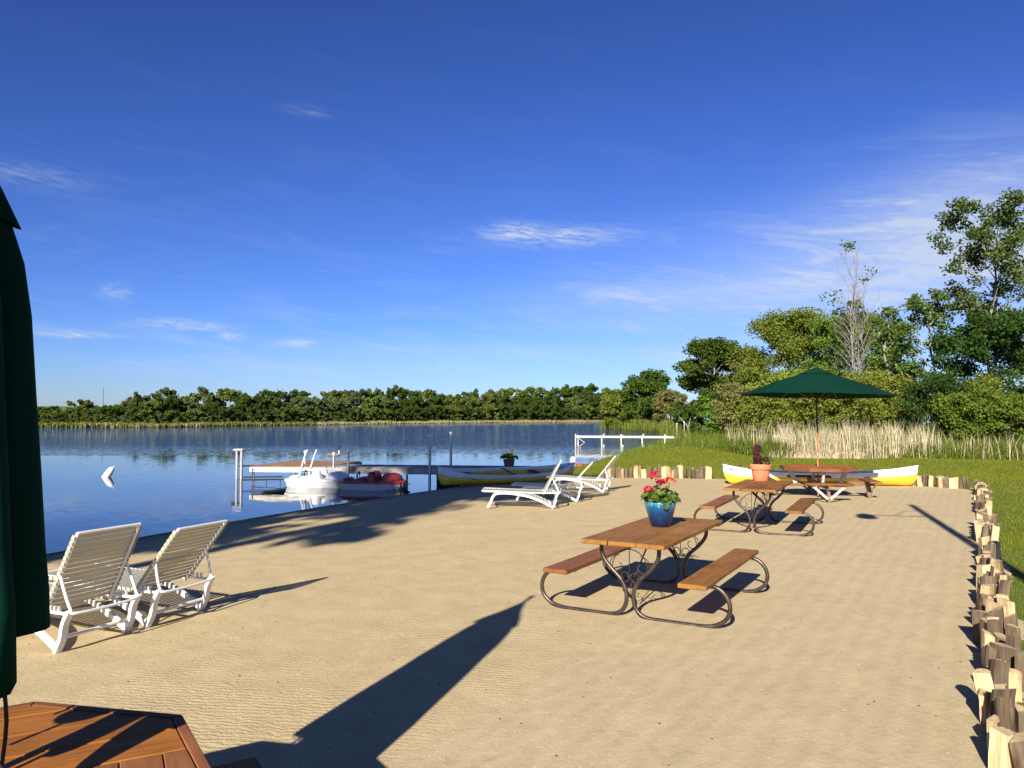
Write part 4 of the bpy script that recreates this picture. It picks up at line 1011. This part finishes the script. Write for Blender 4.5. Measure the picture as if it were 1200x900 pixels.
# ------------------------------------------------------------------ trees
def leaf_quads(C, size, rng, up=.35, elong=1.5, outward=None):
    n = len(C); nr = rng.normal(size=(n, 3)); nr[:, 2] += up
    if outward is not None: nr += outward
    nr /= np.linalg.norm(nr, axis=1)[:, None]+1e-9
    a = rng.normal(size=(n, 3)); u = np.cross(nr, a); u /= np.linalg.norm(u, axis=1)[:, None]+1e-9; v = np.cross(nr, u)
    s = (size*rng.uniform(.65, 1.35, n))[:, None]
    return np.stack([C+u*s*elong*.5, C+v*s*.5, C-u*s*elong*.5, C-v*s*.5], 1).reshape(-1, 3)
def make_tree(seed, h, spread, base=.25, nl=9, nleaf=6000, size=.2, clump=.55, prof='round', trunk_r=None, leafmat='leaf_mid', barkmat='bark', up=.55, stems=1, sub=3, bare=0.0, elong=1.4, lean=0, gap=0.0):
    """returns (trunk mesh, crown mesh) standing on z=0"""
    q = random.Random(seed); rng = np.random.default_rng(seed); tb = MB(); cl = []
    tr = trunk_r or h*.018
    P = {'round': lambda t: math.sin(math.pi*min(1, .12+.88*t))**.6, 'oval': lambda t: math.sin(math.pi*(.15+.8*t))**.8, 'cone': lambda t: (1-t)**.7+.12, 'open': lambda t: .55+.45*math.sin(math.pi*t)}[prof]
    for st in range(stems):
        a0 = q.uniform(0, 6.283); off = Vector((math.cos(a0), math.sin(a0), 0))*(0 if stems == 1 else spread*.12*q.random())
        th = h*(.90 if st == 0 else q.uniform(.6, .88)); wob = [Vector((q.gauss(0, .018)*h*k/6, q.gauss(0, .018)*h*k/6, 0)) for k in range(7)]
        ln = Vector((lean, 0, 0))*h + (off*1.6 if stems > 1 else Vector())
        T = [off+wob[k]+ln*(k/6)**1.4+Vector((0, 0, th*k/6-.15*(k == 0))) for k in range(7)]
        T = catmull(T, 2); nT = len(T)
        tb.tube(T, [tr*(1 if st == 0 else .7)*(1-.86*i/(nT-1))*(1.35 if i == 0 else 1) for i in range(nT)], 7)
        def on(t): f = t*(nT-1); i = min(int(f), nT-2); return T[i].lerp(T[i+1], f-i)
        for k in range(nl):
            t = base+(.97-base)*((k+.5)/nl)**.9; tt = (t-base)/(1-base)
            p0 = on(t); az_ = k*2.4+q.uniform(-.5, .5)+st*1.3; L = spread*P(tt)*q.uniform(.72, 1.08)
            upk = up+q.uniform(-.2, .25)+.5*tt; d = Vector((math.cos(az_), math.sin(az_), 0))
            L2 = L*.95; p1 = p0+d*L2*.5+Vector((0, 0, L2*.42*upk)); p2 = p0+d*L2+Vector((0, 0, L2*upk*.72+q.uniform(-.1, .1)*L))
            pth = catmull([p0, p1, p2], 3); r0 = tr*.42*(1-.6*t)
            tb.tube(pth, [r0*(1-.85*i/(len(pth)-1)) for i in range(len(pth))], 5, False)
            if q.random() < bare: 
                for j in range(3):
                    s0 = pth[q.randint(2, 5)]; dd = (d+Vector((q.gauss(0, .6), q.gauss(0, .6), .7+q.random()))).normalized(); tb.tube([s0, s0+dd*L*.4, s0+dd*L*.85+Vector((0,0,.1*L))], [r0*.4, r0*.25, r0*.08], 4, False)
                continue
            cl += [(pth[-1], 1.0), (pth[-2].lerp(pth[-1], .3), .85), (pth[-3], .7)]
            for j in range(sub):
                s0 = pth[q.randint(2, len(pth)-2)]; dd = (d*.6+Vector((q.gauss(0, .7), q.gauss(0, .7), q.uniform(-.15, .8)))).normalized(); sl_ = L*q.uniform(.3, .6)
                e_ = s0+dd*sl_; tb.tube([s0, s0.lerp(e_, .5)+Vector((0, 0, .05*sl_)), e_], [r0*.4, r0*.25, r0*.08], 4, False)
                cl += [(e_, .9), (s0.lerp(e_, .55), .6)]
        if bare < .5: cl.append((T[-1], .8)); cl.append((T[-2], .7))
    cl = [c for c in cl if q.random() > gap]
    C = np.array([c[0] for c in cl]); Wt = np.array([c[1] for c in cl]); pick = rng.choice(len(cl), nleaf, p=Wt/Wt.sum())
    r = clump*h*.1*(.7+.6*rng.random(len(cl)))[pick][:, None]
    G = rng.normal(size=(nleaf, 3)); G /= np.linalg.norm(G, axis=1)[:, None]; G *= (rng.random(nleaf)**.45)[:, None]
    L = C[pick]+G*r*np.array([1, 1, .72]); L = L[L[:, 2] > .12*size/.2]
    V = leaf_quads(L, np.full(len(L), size), rng, .35, elong)
    return tb.mesh('trunk', barkmat, True), np_mesh('crown', V, 4, leafmat)
def plant_tree(name, label, cat, meshes, x, y, rz=0, sc_=1.0, group=None, z=None):
    o = thing(name, label, cat, (x, y, gz(x, y) if z is None else z), rz, group); o.scale = (sc_, sc_, sc_)
    link('trunk', meshes[0], o); link('crown', meshes[1], o); return o
def px_at(u, d): return (u-600)/F*d
def top_h(v, d): return (YH-v)/F*d+CAMH
GT = 'trees along the right shore'; GB = 'shrubs behind the reeds'
def tree_px(name, label, u, vtop, d, width_px, **k):
    h = top_h(vtop, d); cat = k.pop('cat', 'tree'); grp = k.pop('group', GT); rz = k.pop('rz', 0)
    m = make_tree(k.pop('seed', int(u)), h, width_px/F*d*.5, **k)
    return plant_tree(name, label, cat, m, px_at(u, d), d, rz, 1.0, grp)
tree_px('oak_tree', 'round dark green tree on the point right of the lake', 757, 438, 140, 54, nl=12, nleaf=15000, size=.32, clump=1.3, leafmat='leaf_oak', base=.10, sub=4)
tree_px('shrubby_tree', 'light green bushy tree at the tip of the point', 722, 462, 146, 44, nl=10, nleaf=9000, size=.32, clump=1.5, leafmat='leaf_light', base=.06, up=.3)
tree_px('shrubby_tree', 'brownish green bush behind the white dock', 785, 458, 128, 40, nl=9, nleaf=7000, size=.28, clump=1.5, leafmat='leaf_brownish', base=.06, up=.3)
tree_px('leafy_tree', 'tall dark green tree with a pale trunk left of the open umbrella', 838, 397, 92, 84, nl=16, nleaf=32000, size=.21, clump=.95, leafmat='leaf_oak', barkmat='pale_bark', base=.14, sub=5, prof='round', trunk_r=.24)
tree_px('leafy_tree', 'brownish green thin tree between the dark tree and the light one', 878, 418, 88, 50, nl=11, nleaf=10000, size=.17, clump=1.1, leafmat='leaf_brownish', base=.15, barkmat='pale_bark')
tree_px('leafy_tree', 'broad light green tree behind the top of the open umbrella', 925, 364, 84, 104, nl=19, nleaf=46000, size=.17, clump=1.0, leafmat='leaf_light', base=.15, sub=4, prof='round', trunk_r=.2)
tree_px('leafy_tree', 'fresh green tree right behind the dead tree', 1010, 372, 72, 112, nl=19, nleaf=42000, size=.155, clump=1.05, leafmat='leaf_mid', base=.10, sub=4, prof='round')
tree_px('dead_tree', 'dead tree of bare grey branches rising over the umbrella', 1003, 262, 60, 58, nl=20, nleaf=420, size=.17, clump=.35, leafmat='leaf_cotton', barkmat='bare_branch', base=.30, bare=.95, up=1.7, stems=4, prof='oval', trunk_r=.10)
tree_px('poplar_tree', 'slim young poplar right of the dead tree', 1041, 345, 58, 34, nl=12, nleaf=1500, size=.17, clump=.5, leafmat='leaf_cotton', barkmat='pale_bark', base=.35, up=1.2, prof='oval', sub=2)
tree_px('poplar_tree', 'thin poplar leafing round the foot of the dead tree', 1000, 338, 61, 40, nl=12, nleaf=1300, size=.17, clump=.45, leafmat='leaf_cotton', barkmat='pale_bark', base=.45, up=1.2, prof='oval', sub=2)
tree_px('cottonwood_tree', 'tallest cottonwood at the right edge with open glittering foliage', 1163, 232, 52, 120, nl=18, nleaf=12500, size=.155, clump=.42, leafmat='leaf_cotton', barkmat='pale_bark', base=.30, up=1.15, prof='open', sub=5, trunk_r=.19, gap=.12)
tree_px('cottonwood_tree', 'slender cottonwood left of the tallest one', 1094, 342, 54, 72, nl=16, nleaf=6600, size=.155, clump=.48, leafmat='leaf_cotton', barkmat='pale_bark', base=.18, up=1.1, prof='open', sub=4, gap=.15)
tree_px('leafy_tree', 'dense dark tree filling the right edge below the cottonwood', 1168, 372, 49, 128, nl=15, nleaf=24000, size=.13, clump=.80, leafmat='leaf_dark', base=.10, sub=5, prof='round')
tree_px('leafy_tree', 'dark tree half out of the picture at right', 1236, 330, 50, 110, nl=14, nleaf=16000, size=.13, clump=.8, leafmat='leaf_oak', base=.10, sub=4)
SHRUBS = [(806,478,86,46,'leaf_oak','low dark bush under the pale trunked tree'),(852,474,70,56,'leaf_mid','mid green bush left of the willow shrubs'),(897,468,52,74,'leaf_willow','yellow green willow shrub left of the umbrella pole'),
          (950,450,50,84,'leaf_willow','yellow green willow shrub right behind the umbrella pole'),(1000,440,52,96,'leaf_willow','large yellow green willow shrub under the dead tree'),(1052,456,50,62,'leaf_willow','willow shrub right of the umbrella canopy'),
          (1048,420,62,52,'leaf_light','feathery light green sapling clump beside the poplar'),(1092,440,45,62,'leaf_dark','dark bush at the foot of the slender cottonwood'),(1128,462,42,70,'leaf_mid','bright green bush in front of the dense dark tree'),(1182,466,41,80,'leaf_mid','bright green bush at the right edge behind the reeds'),
          (1155,436,46,44,'leaf_light','yellow green maple sapling against the dark tree'),(1240,470,41,60,'leaf_mid','green bush just past the right edge'),(925,440,60,70,'leaf_willow','tall willow shrub behind the umbrella canopy'),(870,452,62,56,'leaf_brownish','brownish willow shrub left of the umbrella canopy')]
for i, (u, v, d, wpx, lm, lab) in enumerate(SHRUBS):
    tree_px('willow_shrub' if lm == 'leaf_willow' else 'bush', lab, u, v, d, wpx, seed=300+i, nl=12, nleaf=int(11000*(wpx/70)), size=.095 if d < 56 else .17, clump=1.25, leafmat=lm, base=.04, up=.7, stems=3, sub=3, prof='round', trunk_r=.05, cat='bush', group=GB, elong=2.2 if lm == 'leaf_willow' else 1.5)
# fallen branch and wire fence posts by the white dock
b = MB(); p0 = Vector((px_at(808, 84), 84, gz(px_at(808, 84), 84)))
b.tube([p0, p0+Vector((-.3, 0, 1.2)), p0+Vector((-1.2, 0, 2.2))], [.12, .09, .04], 6); b.tube([p0+Vector((-.2, 0, .8)), p0+Vector((.1, 0, 2.0))], [.07, .03], 6)
tag(b.build('fallen_branch', 'bare_branch', None, True), 'pale dead branch leaning by the bushes beyond the white dock', 'branch')
for i, (u, lab) in enumerate(((793, 'left one of two grey steel posts where the white dock meets the bank'), (801.5, 'right one of two grey steel posts where the white dock meets the bank'))):
    x = px_at(u, 66); o = thing('steel_post', lab, 'post', (x, 66, gz(x, 66)), 0, 'steel posts by the white dock'); MB().tube([(0, 0, -.2), (0, 0, 1.5+.1*i)], .05, 8).build('shaft', 'galvanised', o, True); MB().lathe([(.065, 1.48+.1*i), (.05, 1.56+.1*i)], 8, capt=True).build('cap', 'galvanised', o, True)
# two tall trees behind the camera on the left: their shade lies along the waterline
mt = make_tree(77, 21.5, 3.5, nl=24, nleaf=9500, size=.34, clump=.36, leafmat='leaf_mid', base=.36, up=.6, prof='open', sub=5, gap=.25)
plant_tree('shore_tree', 'tall tree behind the viewer whose shade falls along the waterline', 'tree', mt, -13.9, -8.0, .4, 1.0, 'shade trees behind the viewer')
mt2 = make_tree(78, 15.5, 3.0, nl=16, nleaf=6500, size=.34, clump=.48, leafmat='leaf_mid', base=.4, up=.6, prof='round', sub=4, gap=.15)
plant_tree('shore_tree', 'shorter tree behind the viewer shading the sand by the near loungers', 'tree', mt2, -14.9, -4.5, 1.4, 1.0, 'shade trees behind the viewer')
mt3 = make_tree(79, 19.5, 2.3, nl=15, nleaf=4200, size=.34, clump=.36, leafmat='leaf_mid', base=.68, up=.5, prof='open', sub=4, gap=.2)
plant_tree('shore_tree', 'high crowned tree behind the viewer shading the beached canoe', 'tree', mt3, -10.5, -6.8, 2.2, 1.0, 'shade trees behind the viewer')
# ------------------------------------------------------------------ far shore wood: every tree a thing, six kinds
FT = []
for i, (hh, sp, lm, pf, bs) in enumerate([(10, 4.6, 'leaf_far', 'round', .08), (12, 5.2, 'leaf_far', 'round', .12), (9, 4.2, 'leaf_far_light', 'round', .05), (11, 4.4, 'leaf_far_grey', 'oval', .1), (13, 4.0, 'leaf_far', 'oval', .1), (6, 3.6, 'leaf_far_light', 'round', .02)]):
    FT.append((make_tree(500+i, hh, sp, nl=10, nleaf=4200, size=.46, clump=1.0, leafmat=lm, base=bs, sub=3, prof=pf, up=.45), hh))
FNAME = ['round dark green tree in the wood across the lake', 'tall round dark green tree in the wood across the lake', 'light green bushy tree in the wood across the lake', 'grey green tree in the wood across the lake', 'high oval dark green tree in the wood across the lake', 'low light green bush at the edge of the wood across the lake']
qf = random.Random(99); cnt = 0
def skyline(u):                                    # photo row of the tree tops along the far shore
    return np.interp(u, [0, 40, 75, 130, 170, 200, 260, 340, 400, 470, 530, 600, 660, 700, 760], [472, 473, 474, 471, 465, 461, 461, 462, 461, 461, 459, 459, 458, 457, 460])
for row, (back, frac, stepm) in enumerate(((7, .50, 4.0), (14, .78, 3.9), (25, 1.0, 4.4))):
    u = -40 + row*4
    while u < 770:
        r = far_at(u, back)
        if r is None: u += 6; continue
        d = r.y; hz_ = top_h(skyline(u), d)*frac*qf.choice([.74, .86, .95, 1.0, 1.04])*(.90+.22*float(vnoise(np.array([u*.045]), np.array([row*3.3]))[0]))
        patch = float(vnoise(np.array([u*.03+5]), np.array([row*1.7]))[0])
        if u < 230: kind = qf.choice([0, 2, 2, 3, 5]) if row == 0 else qf.choice([0, 2, 3, 1])
        else: kind = qf.choice([0, 1, 5, 2, 0]) if row == 0 else qf.choice([0, 1, 1, 3, 4, 0, 2])
        if patch > .62 and row > 0: kind = qf.choice([3, 2, 3])
        elif patch < .35: kind = qf.choice([0, 1, 4])
        sc_ = hz_/(FT[kind][1]*.98)
        plant_tree('far_tree', FNAME[kind], 'tree', FT[kind][0], r.x, r.y, qf.uniform(0, 6.28), sc_, 'wood across the lake, kind %d' % (kind+1), z=-.1+back*.02)
        cnt += 1
        u += stepm*max(.75, sc_)*F/d*qf.uniform(.75, 1.2)
print('far trees', cnt)
# ------------------------------------------------------------------ mast and pylon beyond the far wood
r = far_at(121, 60); t = thing('radio_mast', 'thin dark mast above the far trees at left', 'mast', (r.x, r.y, 0)); hh = top_h(454, r.y)
MB().tube([(0, 0, -1), (0, 0, hh)], [.14, .08], 6).build('shaft', 'utility_wood', t, True)
r = far_at(328, 90); t = thing('power_pylon', 'H shaped power line pylon above the far trees', 'pylon', (r.x, r.y, 0)); hh = top_h(455, r.y)
for s in (-1, 1): MB().tube([(s*1.1, 0, -1), (s*1.1, 0, hh)], .09, 6).build('pole', 'utility_wood', t, True)
MB().beam((-2.2, 0, hh-.9), (2.2, 0, hh-.9), .14, .14).build('cross_arm', 'utility_wood', t)
# ------------------------------------------------------------------ reeds, grass, pebbles: uncountable stuff
def blades(P, h, w_, rng, bend=.25, seg=2):
    """bent tapering blades: one quad + one triangle each, returned as triangles"""
    n = len(P); a = rng.uniform(0, 6.283, n); u = np.stack([np.cos(a), np.sin(a), np.zeros(n)], 1); b_ = rng.uniform(0, 6.283, n)
    bd = np.stack([np.cos(b_), np.sin(b_), np.zeros(n)], 1)*(bend*rng.random(n)*h)[:, None]; z = np.array([0, 0, 1.0])
    m = P+bd*.3+z*(h*.55)[:, None]; t_ = P+bd+z*h[:, None]*(1-.25*bend); s = u*(w_*.5)[:, None]
    if seg == 1: return np.stack([P-s, P+s, t_], 1).reshape(-1, 3)
    return np.stack([P-s, P+s, m+s*.8, P-s, m+s*.8, m-s*.8, m-s*.8, m+s*.8, t_], 1).reshape(-1, 3)
def stuff(name, V, mat, label, cat):
    o = link(name, np_mesh(name, V, 3, mat)); tag(o, label, cat, kind='stuff'); return o
rg = np.random.default_rng(31)
def scatter(n, f):
    x, y = f(n); z = lawn_z(x, y); return np.stack([x, y, z], 1)
# cattail stand: place by photo column and depth behind the lawn's edge
def reed_edge(u): return np.interp(u, [790, 850, 880, 905, 960, 1010, 1060, 1120, 1200, 1300], [50, 42, 37.5, 36.0, 35.5, 35.0, 35.5, 34.5, 33.5, 33])
def reed_pts(n, u0, u1, dep, pw=1.0):
    u = rg.uniform(u0, u1, n); d = reed_edge(u)+rg.random(n)**pw*dep; return np.stack([(u-600)/F*d, d, np.full(n, -.05)], 1), u
P1, u1 = reed_pts(4600, 905, 1085, 4.5, .8); dens = vnoise(u1*.05, P1[:, 1]*.8); keep = (dens > .30); P1 = P1[keep]; n = len(P1)
V1 = blades(P1, rg.uniform(.55, 1.75, n)*(.55+.75*vnoise(P1[:, 0]*1.7, P1[:, 1]*1.1+9)), rg.uniform(.018, .042, n), rg, .3)
P2, u2 = reed_pts(2600, 900, 1010, 1.8); n = len(P2); V2 = blades(P2, rg.uniform(.2, .75, n), rg.uniform(.02, .045, n), rg, .9)
P3, u3 = reed_pts(420, 1060, 1260, 4.0); n = len(P3); V3 = blades(P3, rg.uniform(.5, 1.5, n), rg.uniform(.018, .036, n), rg, .3)
P4, u4 = reed_pts(420, 850, 1100, 5.0); n = len(P4); V4 = blades(P4, rg.uniform(1.5, 2.2, n), rg.uniform(.015, .03, n), rg, .3)
stuff('dry_reeds', np.vstack([V1, V2, V3, V4]), 'reed_dry', 'stand of dry straw coloured cattails behind the lawn', 'reeds')
P1, u1 = reed_pts(9000, 845, 930, 5.0); n = len(P1); V1 = blades(P1, rg.uniform(.35, 1.15, n)*(.5+.9*vnoise(P1[:, 0]*1.1, P1[:, 1]*1.1)), rg.uniform(.015, .035, n), rg, 1.0)
P2, u2 = reed_pts(6000, 930, 1080, 6.0, .5); n = len(P2); V2 = blades(P2, rg.uniform(.5, 1.55, n), rg.uniform(.02, .04, n), rg, .3)
P3, u3 = reed_pts(13000, 1040, 1290, 6.0); n = len(P3); V3 = blades(P3, rg.uniform(.25, 1.15, n)*(.35+1.1*vnoise(P3[:, 0]*.9, P3[:, 1]*.9)), rg.uniform(.015, .035, n), rg, 1.0)
P4, u4 = reed_pts(7000, 790, 1300, 9.0, .4); n = len(P4); V4 = blades(P4, rg.uniform(.6, 1.6, n)*(.6+.7*vnoise(P4[:, 0]*.6, P4[:, 1]*.6)), rg.uniform(.02, .04, n), rg, .8)
stuff('green_sedge', np.vstack([V1, V2, V3, V4]), 'sedge', 'tall green sedge and grass round the cattails', 'sedge')
# waterside grass tufts along the near lake margin and reeds along the point
s_ = rg.random(6000); tt = s_*(len(SHORE)-14)+13; i0 = np.clip(tt.astype(int), 0, len(SHORE)-2); fr = (tt-i0)[:, None]
Pm = SHORE[i0]*(1-fr)+SHORE[i0+1]*fr; off = rg.random((6000, 1))**1.5*2.2; Pm = Pm+np.array([[1.0, -.25]])*off
Pm = np.stack([Pm[:, 0], Pm[:, 1], ground_z(Pm[:, 0], Pm[:, 1])-.03], 1); Pm = Pm[Pm[:, 1] > 27.5]; n = len(Pm); fk = np.clip(Pm[:, 1]/60, .35, 2.4)**1.3
stuff('waterside_grass', blades(Pm, rg.uniform(.15, .5, n)*fk, rg.uniform(.02, .05, n)*fk, rg, .5), 'sedge', 'rough green grass along the near water margin', 'grass')
Pr = []; 
for i in range(2600):
    u = rg.uniform(702, 800); d = rg.uniform(118, 150) if u < 770 else rg.uniform(84, 100); Pr.append(((u-600)/F*d, d, -.3))
Pr = np.array(Pr); ok = sdist(Pr[:, 0], Pr[:, 1]) > -2; Pr = Pr[ok]; n = len(Pr)
stuff('point_reeds', blades(Pr, rg.uniform(.8, 2.4, n), rg.uniform(.06, .14, n), rg, .3), 'reed_far_green', 'green reeds at the foot of the trees on the point', 'reeds')
# far reed belt
FP, FG = [], []
for i in range(17000):
    u = rg.uniform(-20, 760); back = rg.uniform(.2, 7) if u < 380 else rg.uniform(.2, 6); r = far_at(u, back)
    if r is None: continue
    tan = (u > 372 and rg.random() < .85) or (90 < u < 240 and rg.random() < .25) or rg.random() < .1
    (FP if tan else FG).append((r.x, r.y, -.35+.04*back))
for nm, L_, mt_, lab in (('far_reeds', FP, 'reed_far', 'belt of straw coloured reeds along the far shore'), ('far_sedge', FG, 'reed_far_green', 'belt of green sedge along the far shore at left')):
    A = np.array(L_); n = len(A); stuff(nm, blades(A, rg.uniform(.35, 1.0, n)*(.6+.9*vnoise(A[:, 0]*.12, A[:, 1]*.12)), rg.uniform(.14, .40, n), rg, .4), mt_, lab, 'reeds')
# mown lawn blades
def lawn_pts(n, x0, x1, y0, y1):
    x = rg.uniform(x0, x1, n); y = rg.uniform(y0, y1, n); k = (~in_sand(x, y, rg.uniform(-.12, .25, n))) & (sdist(x, y) > .6); return np.stack([x[k], y[k], lawn_z(x[k], y[k])-.005], 1)
L1 = lawn_pts(150000, 2.5, 11, 3.2, 13); L1 = L1[(L1[:, 0]-LOGA.x)*LNV.x+(L1[:, 1]-LOGA.y)*LNV.y < 2.6]; n = len(L1); G1 = blades(L1, rg.uniform(.025, .075, n), rg.uniform(.004, .008, n), rg, .9, 1)
L2 = lawn_pts(150000, 6, 24, 11, 26); n = len(L2); G2 = blades(L2, rg.uniform(.03, .08, n), rg.uniform(.008, .016, n), rg, .9, 1)
L3 = lawn_pts(170000, -3, 26, 23, 44); n = len(L3); G3 = blades(L3, rg.uniform(.03, .09, n), rg.uniform(.014, .03, n), rg, .9, 1)
L4 = lawn_pts(50000, 4, 34, 42, 95); n = len(L4); G4 = blades(L4, rg.uniform(.04, .12, n), rg.uniform(.03, .07, n), rg, .8, 1)
print('grass', len(L1), len(L2), len(L3), len(L4))
stuff('grass', np.vstack([G1, G2, G3, G4]), 'grass_blade', 'short mown green grass of the lawn', 'grass')
# pebbles and bits on the sand
def bits(n, smin, smax, flat, seed, x0=-5, x1=6, y0=2.6, y1=12, shore=False):
    g = np.random.default_rng(seed); x = g.uniform(x0, x1, n); y = y0+(y1-y0)*g.random(n)**1.5; sd = sdist(x, y); k = in_sand(x, y, -.2) & ((sd > 2) if not shore else (np.abs(sd-.35-.25*vnoise(x*1.7, y*1.7)) < .05+.22*g.random(n)**2)); x, y = x[k], y[k]; n = len(x)
    z = beach_z(x, y); s = smin+(smax-smin)*g.random(n)**2.2; a = g.uniform(0, 6.283, n); el_ = g.uniform(.6, 1.0, n); out = []
    D = np.array([[1,0,0],[0,1,0],[-1,0,0],[0,-1,0],[0,0,1]], float)
    for t3 in ((0,1,4),(1,2,4),(2,3,4),(3,0,4)):
        for i in t3:
            v = D[i]; vx = v[0]*s; vy = v[1]*s*el_; out.append(np.stack([x+vx*np.cos(a)-vy*np.sin(a), y+vx*np.sin(a)+vy*np.cos(a), z+v[2]*s*flat-.002], 1))
    return np.stack(out, 1).reshape(-1, 3)
stuff('pebbles', bits(3600, .003, .013, .7, 1), 'pebble', 'small pale pebbles scattered on the raked sand', 'pebbles')
stuff('sand_clods', bits(5000, .006, .020, .3, 2, -7, 8, 2.6, 16), 'sand', 'crumbs of dry sand on the beach', 'sand')
stuff('leaf_bits', bits(2300, .004, .017, .5, 3, -6, 7, 3, 15), 'twig', 'dark bits of bark and leaf litter on the sand', 'litter')
stuff('shore_litter', bits(60000, .008, .045, .3, 4, -11, 1, 8, 25, True), 'twig', 'dark line of washed up weed and twigs along the waterline', 'litter')
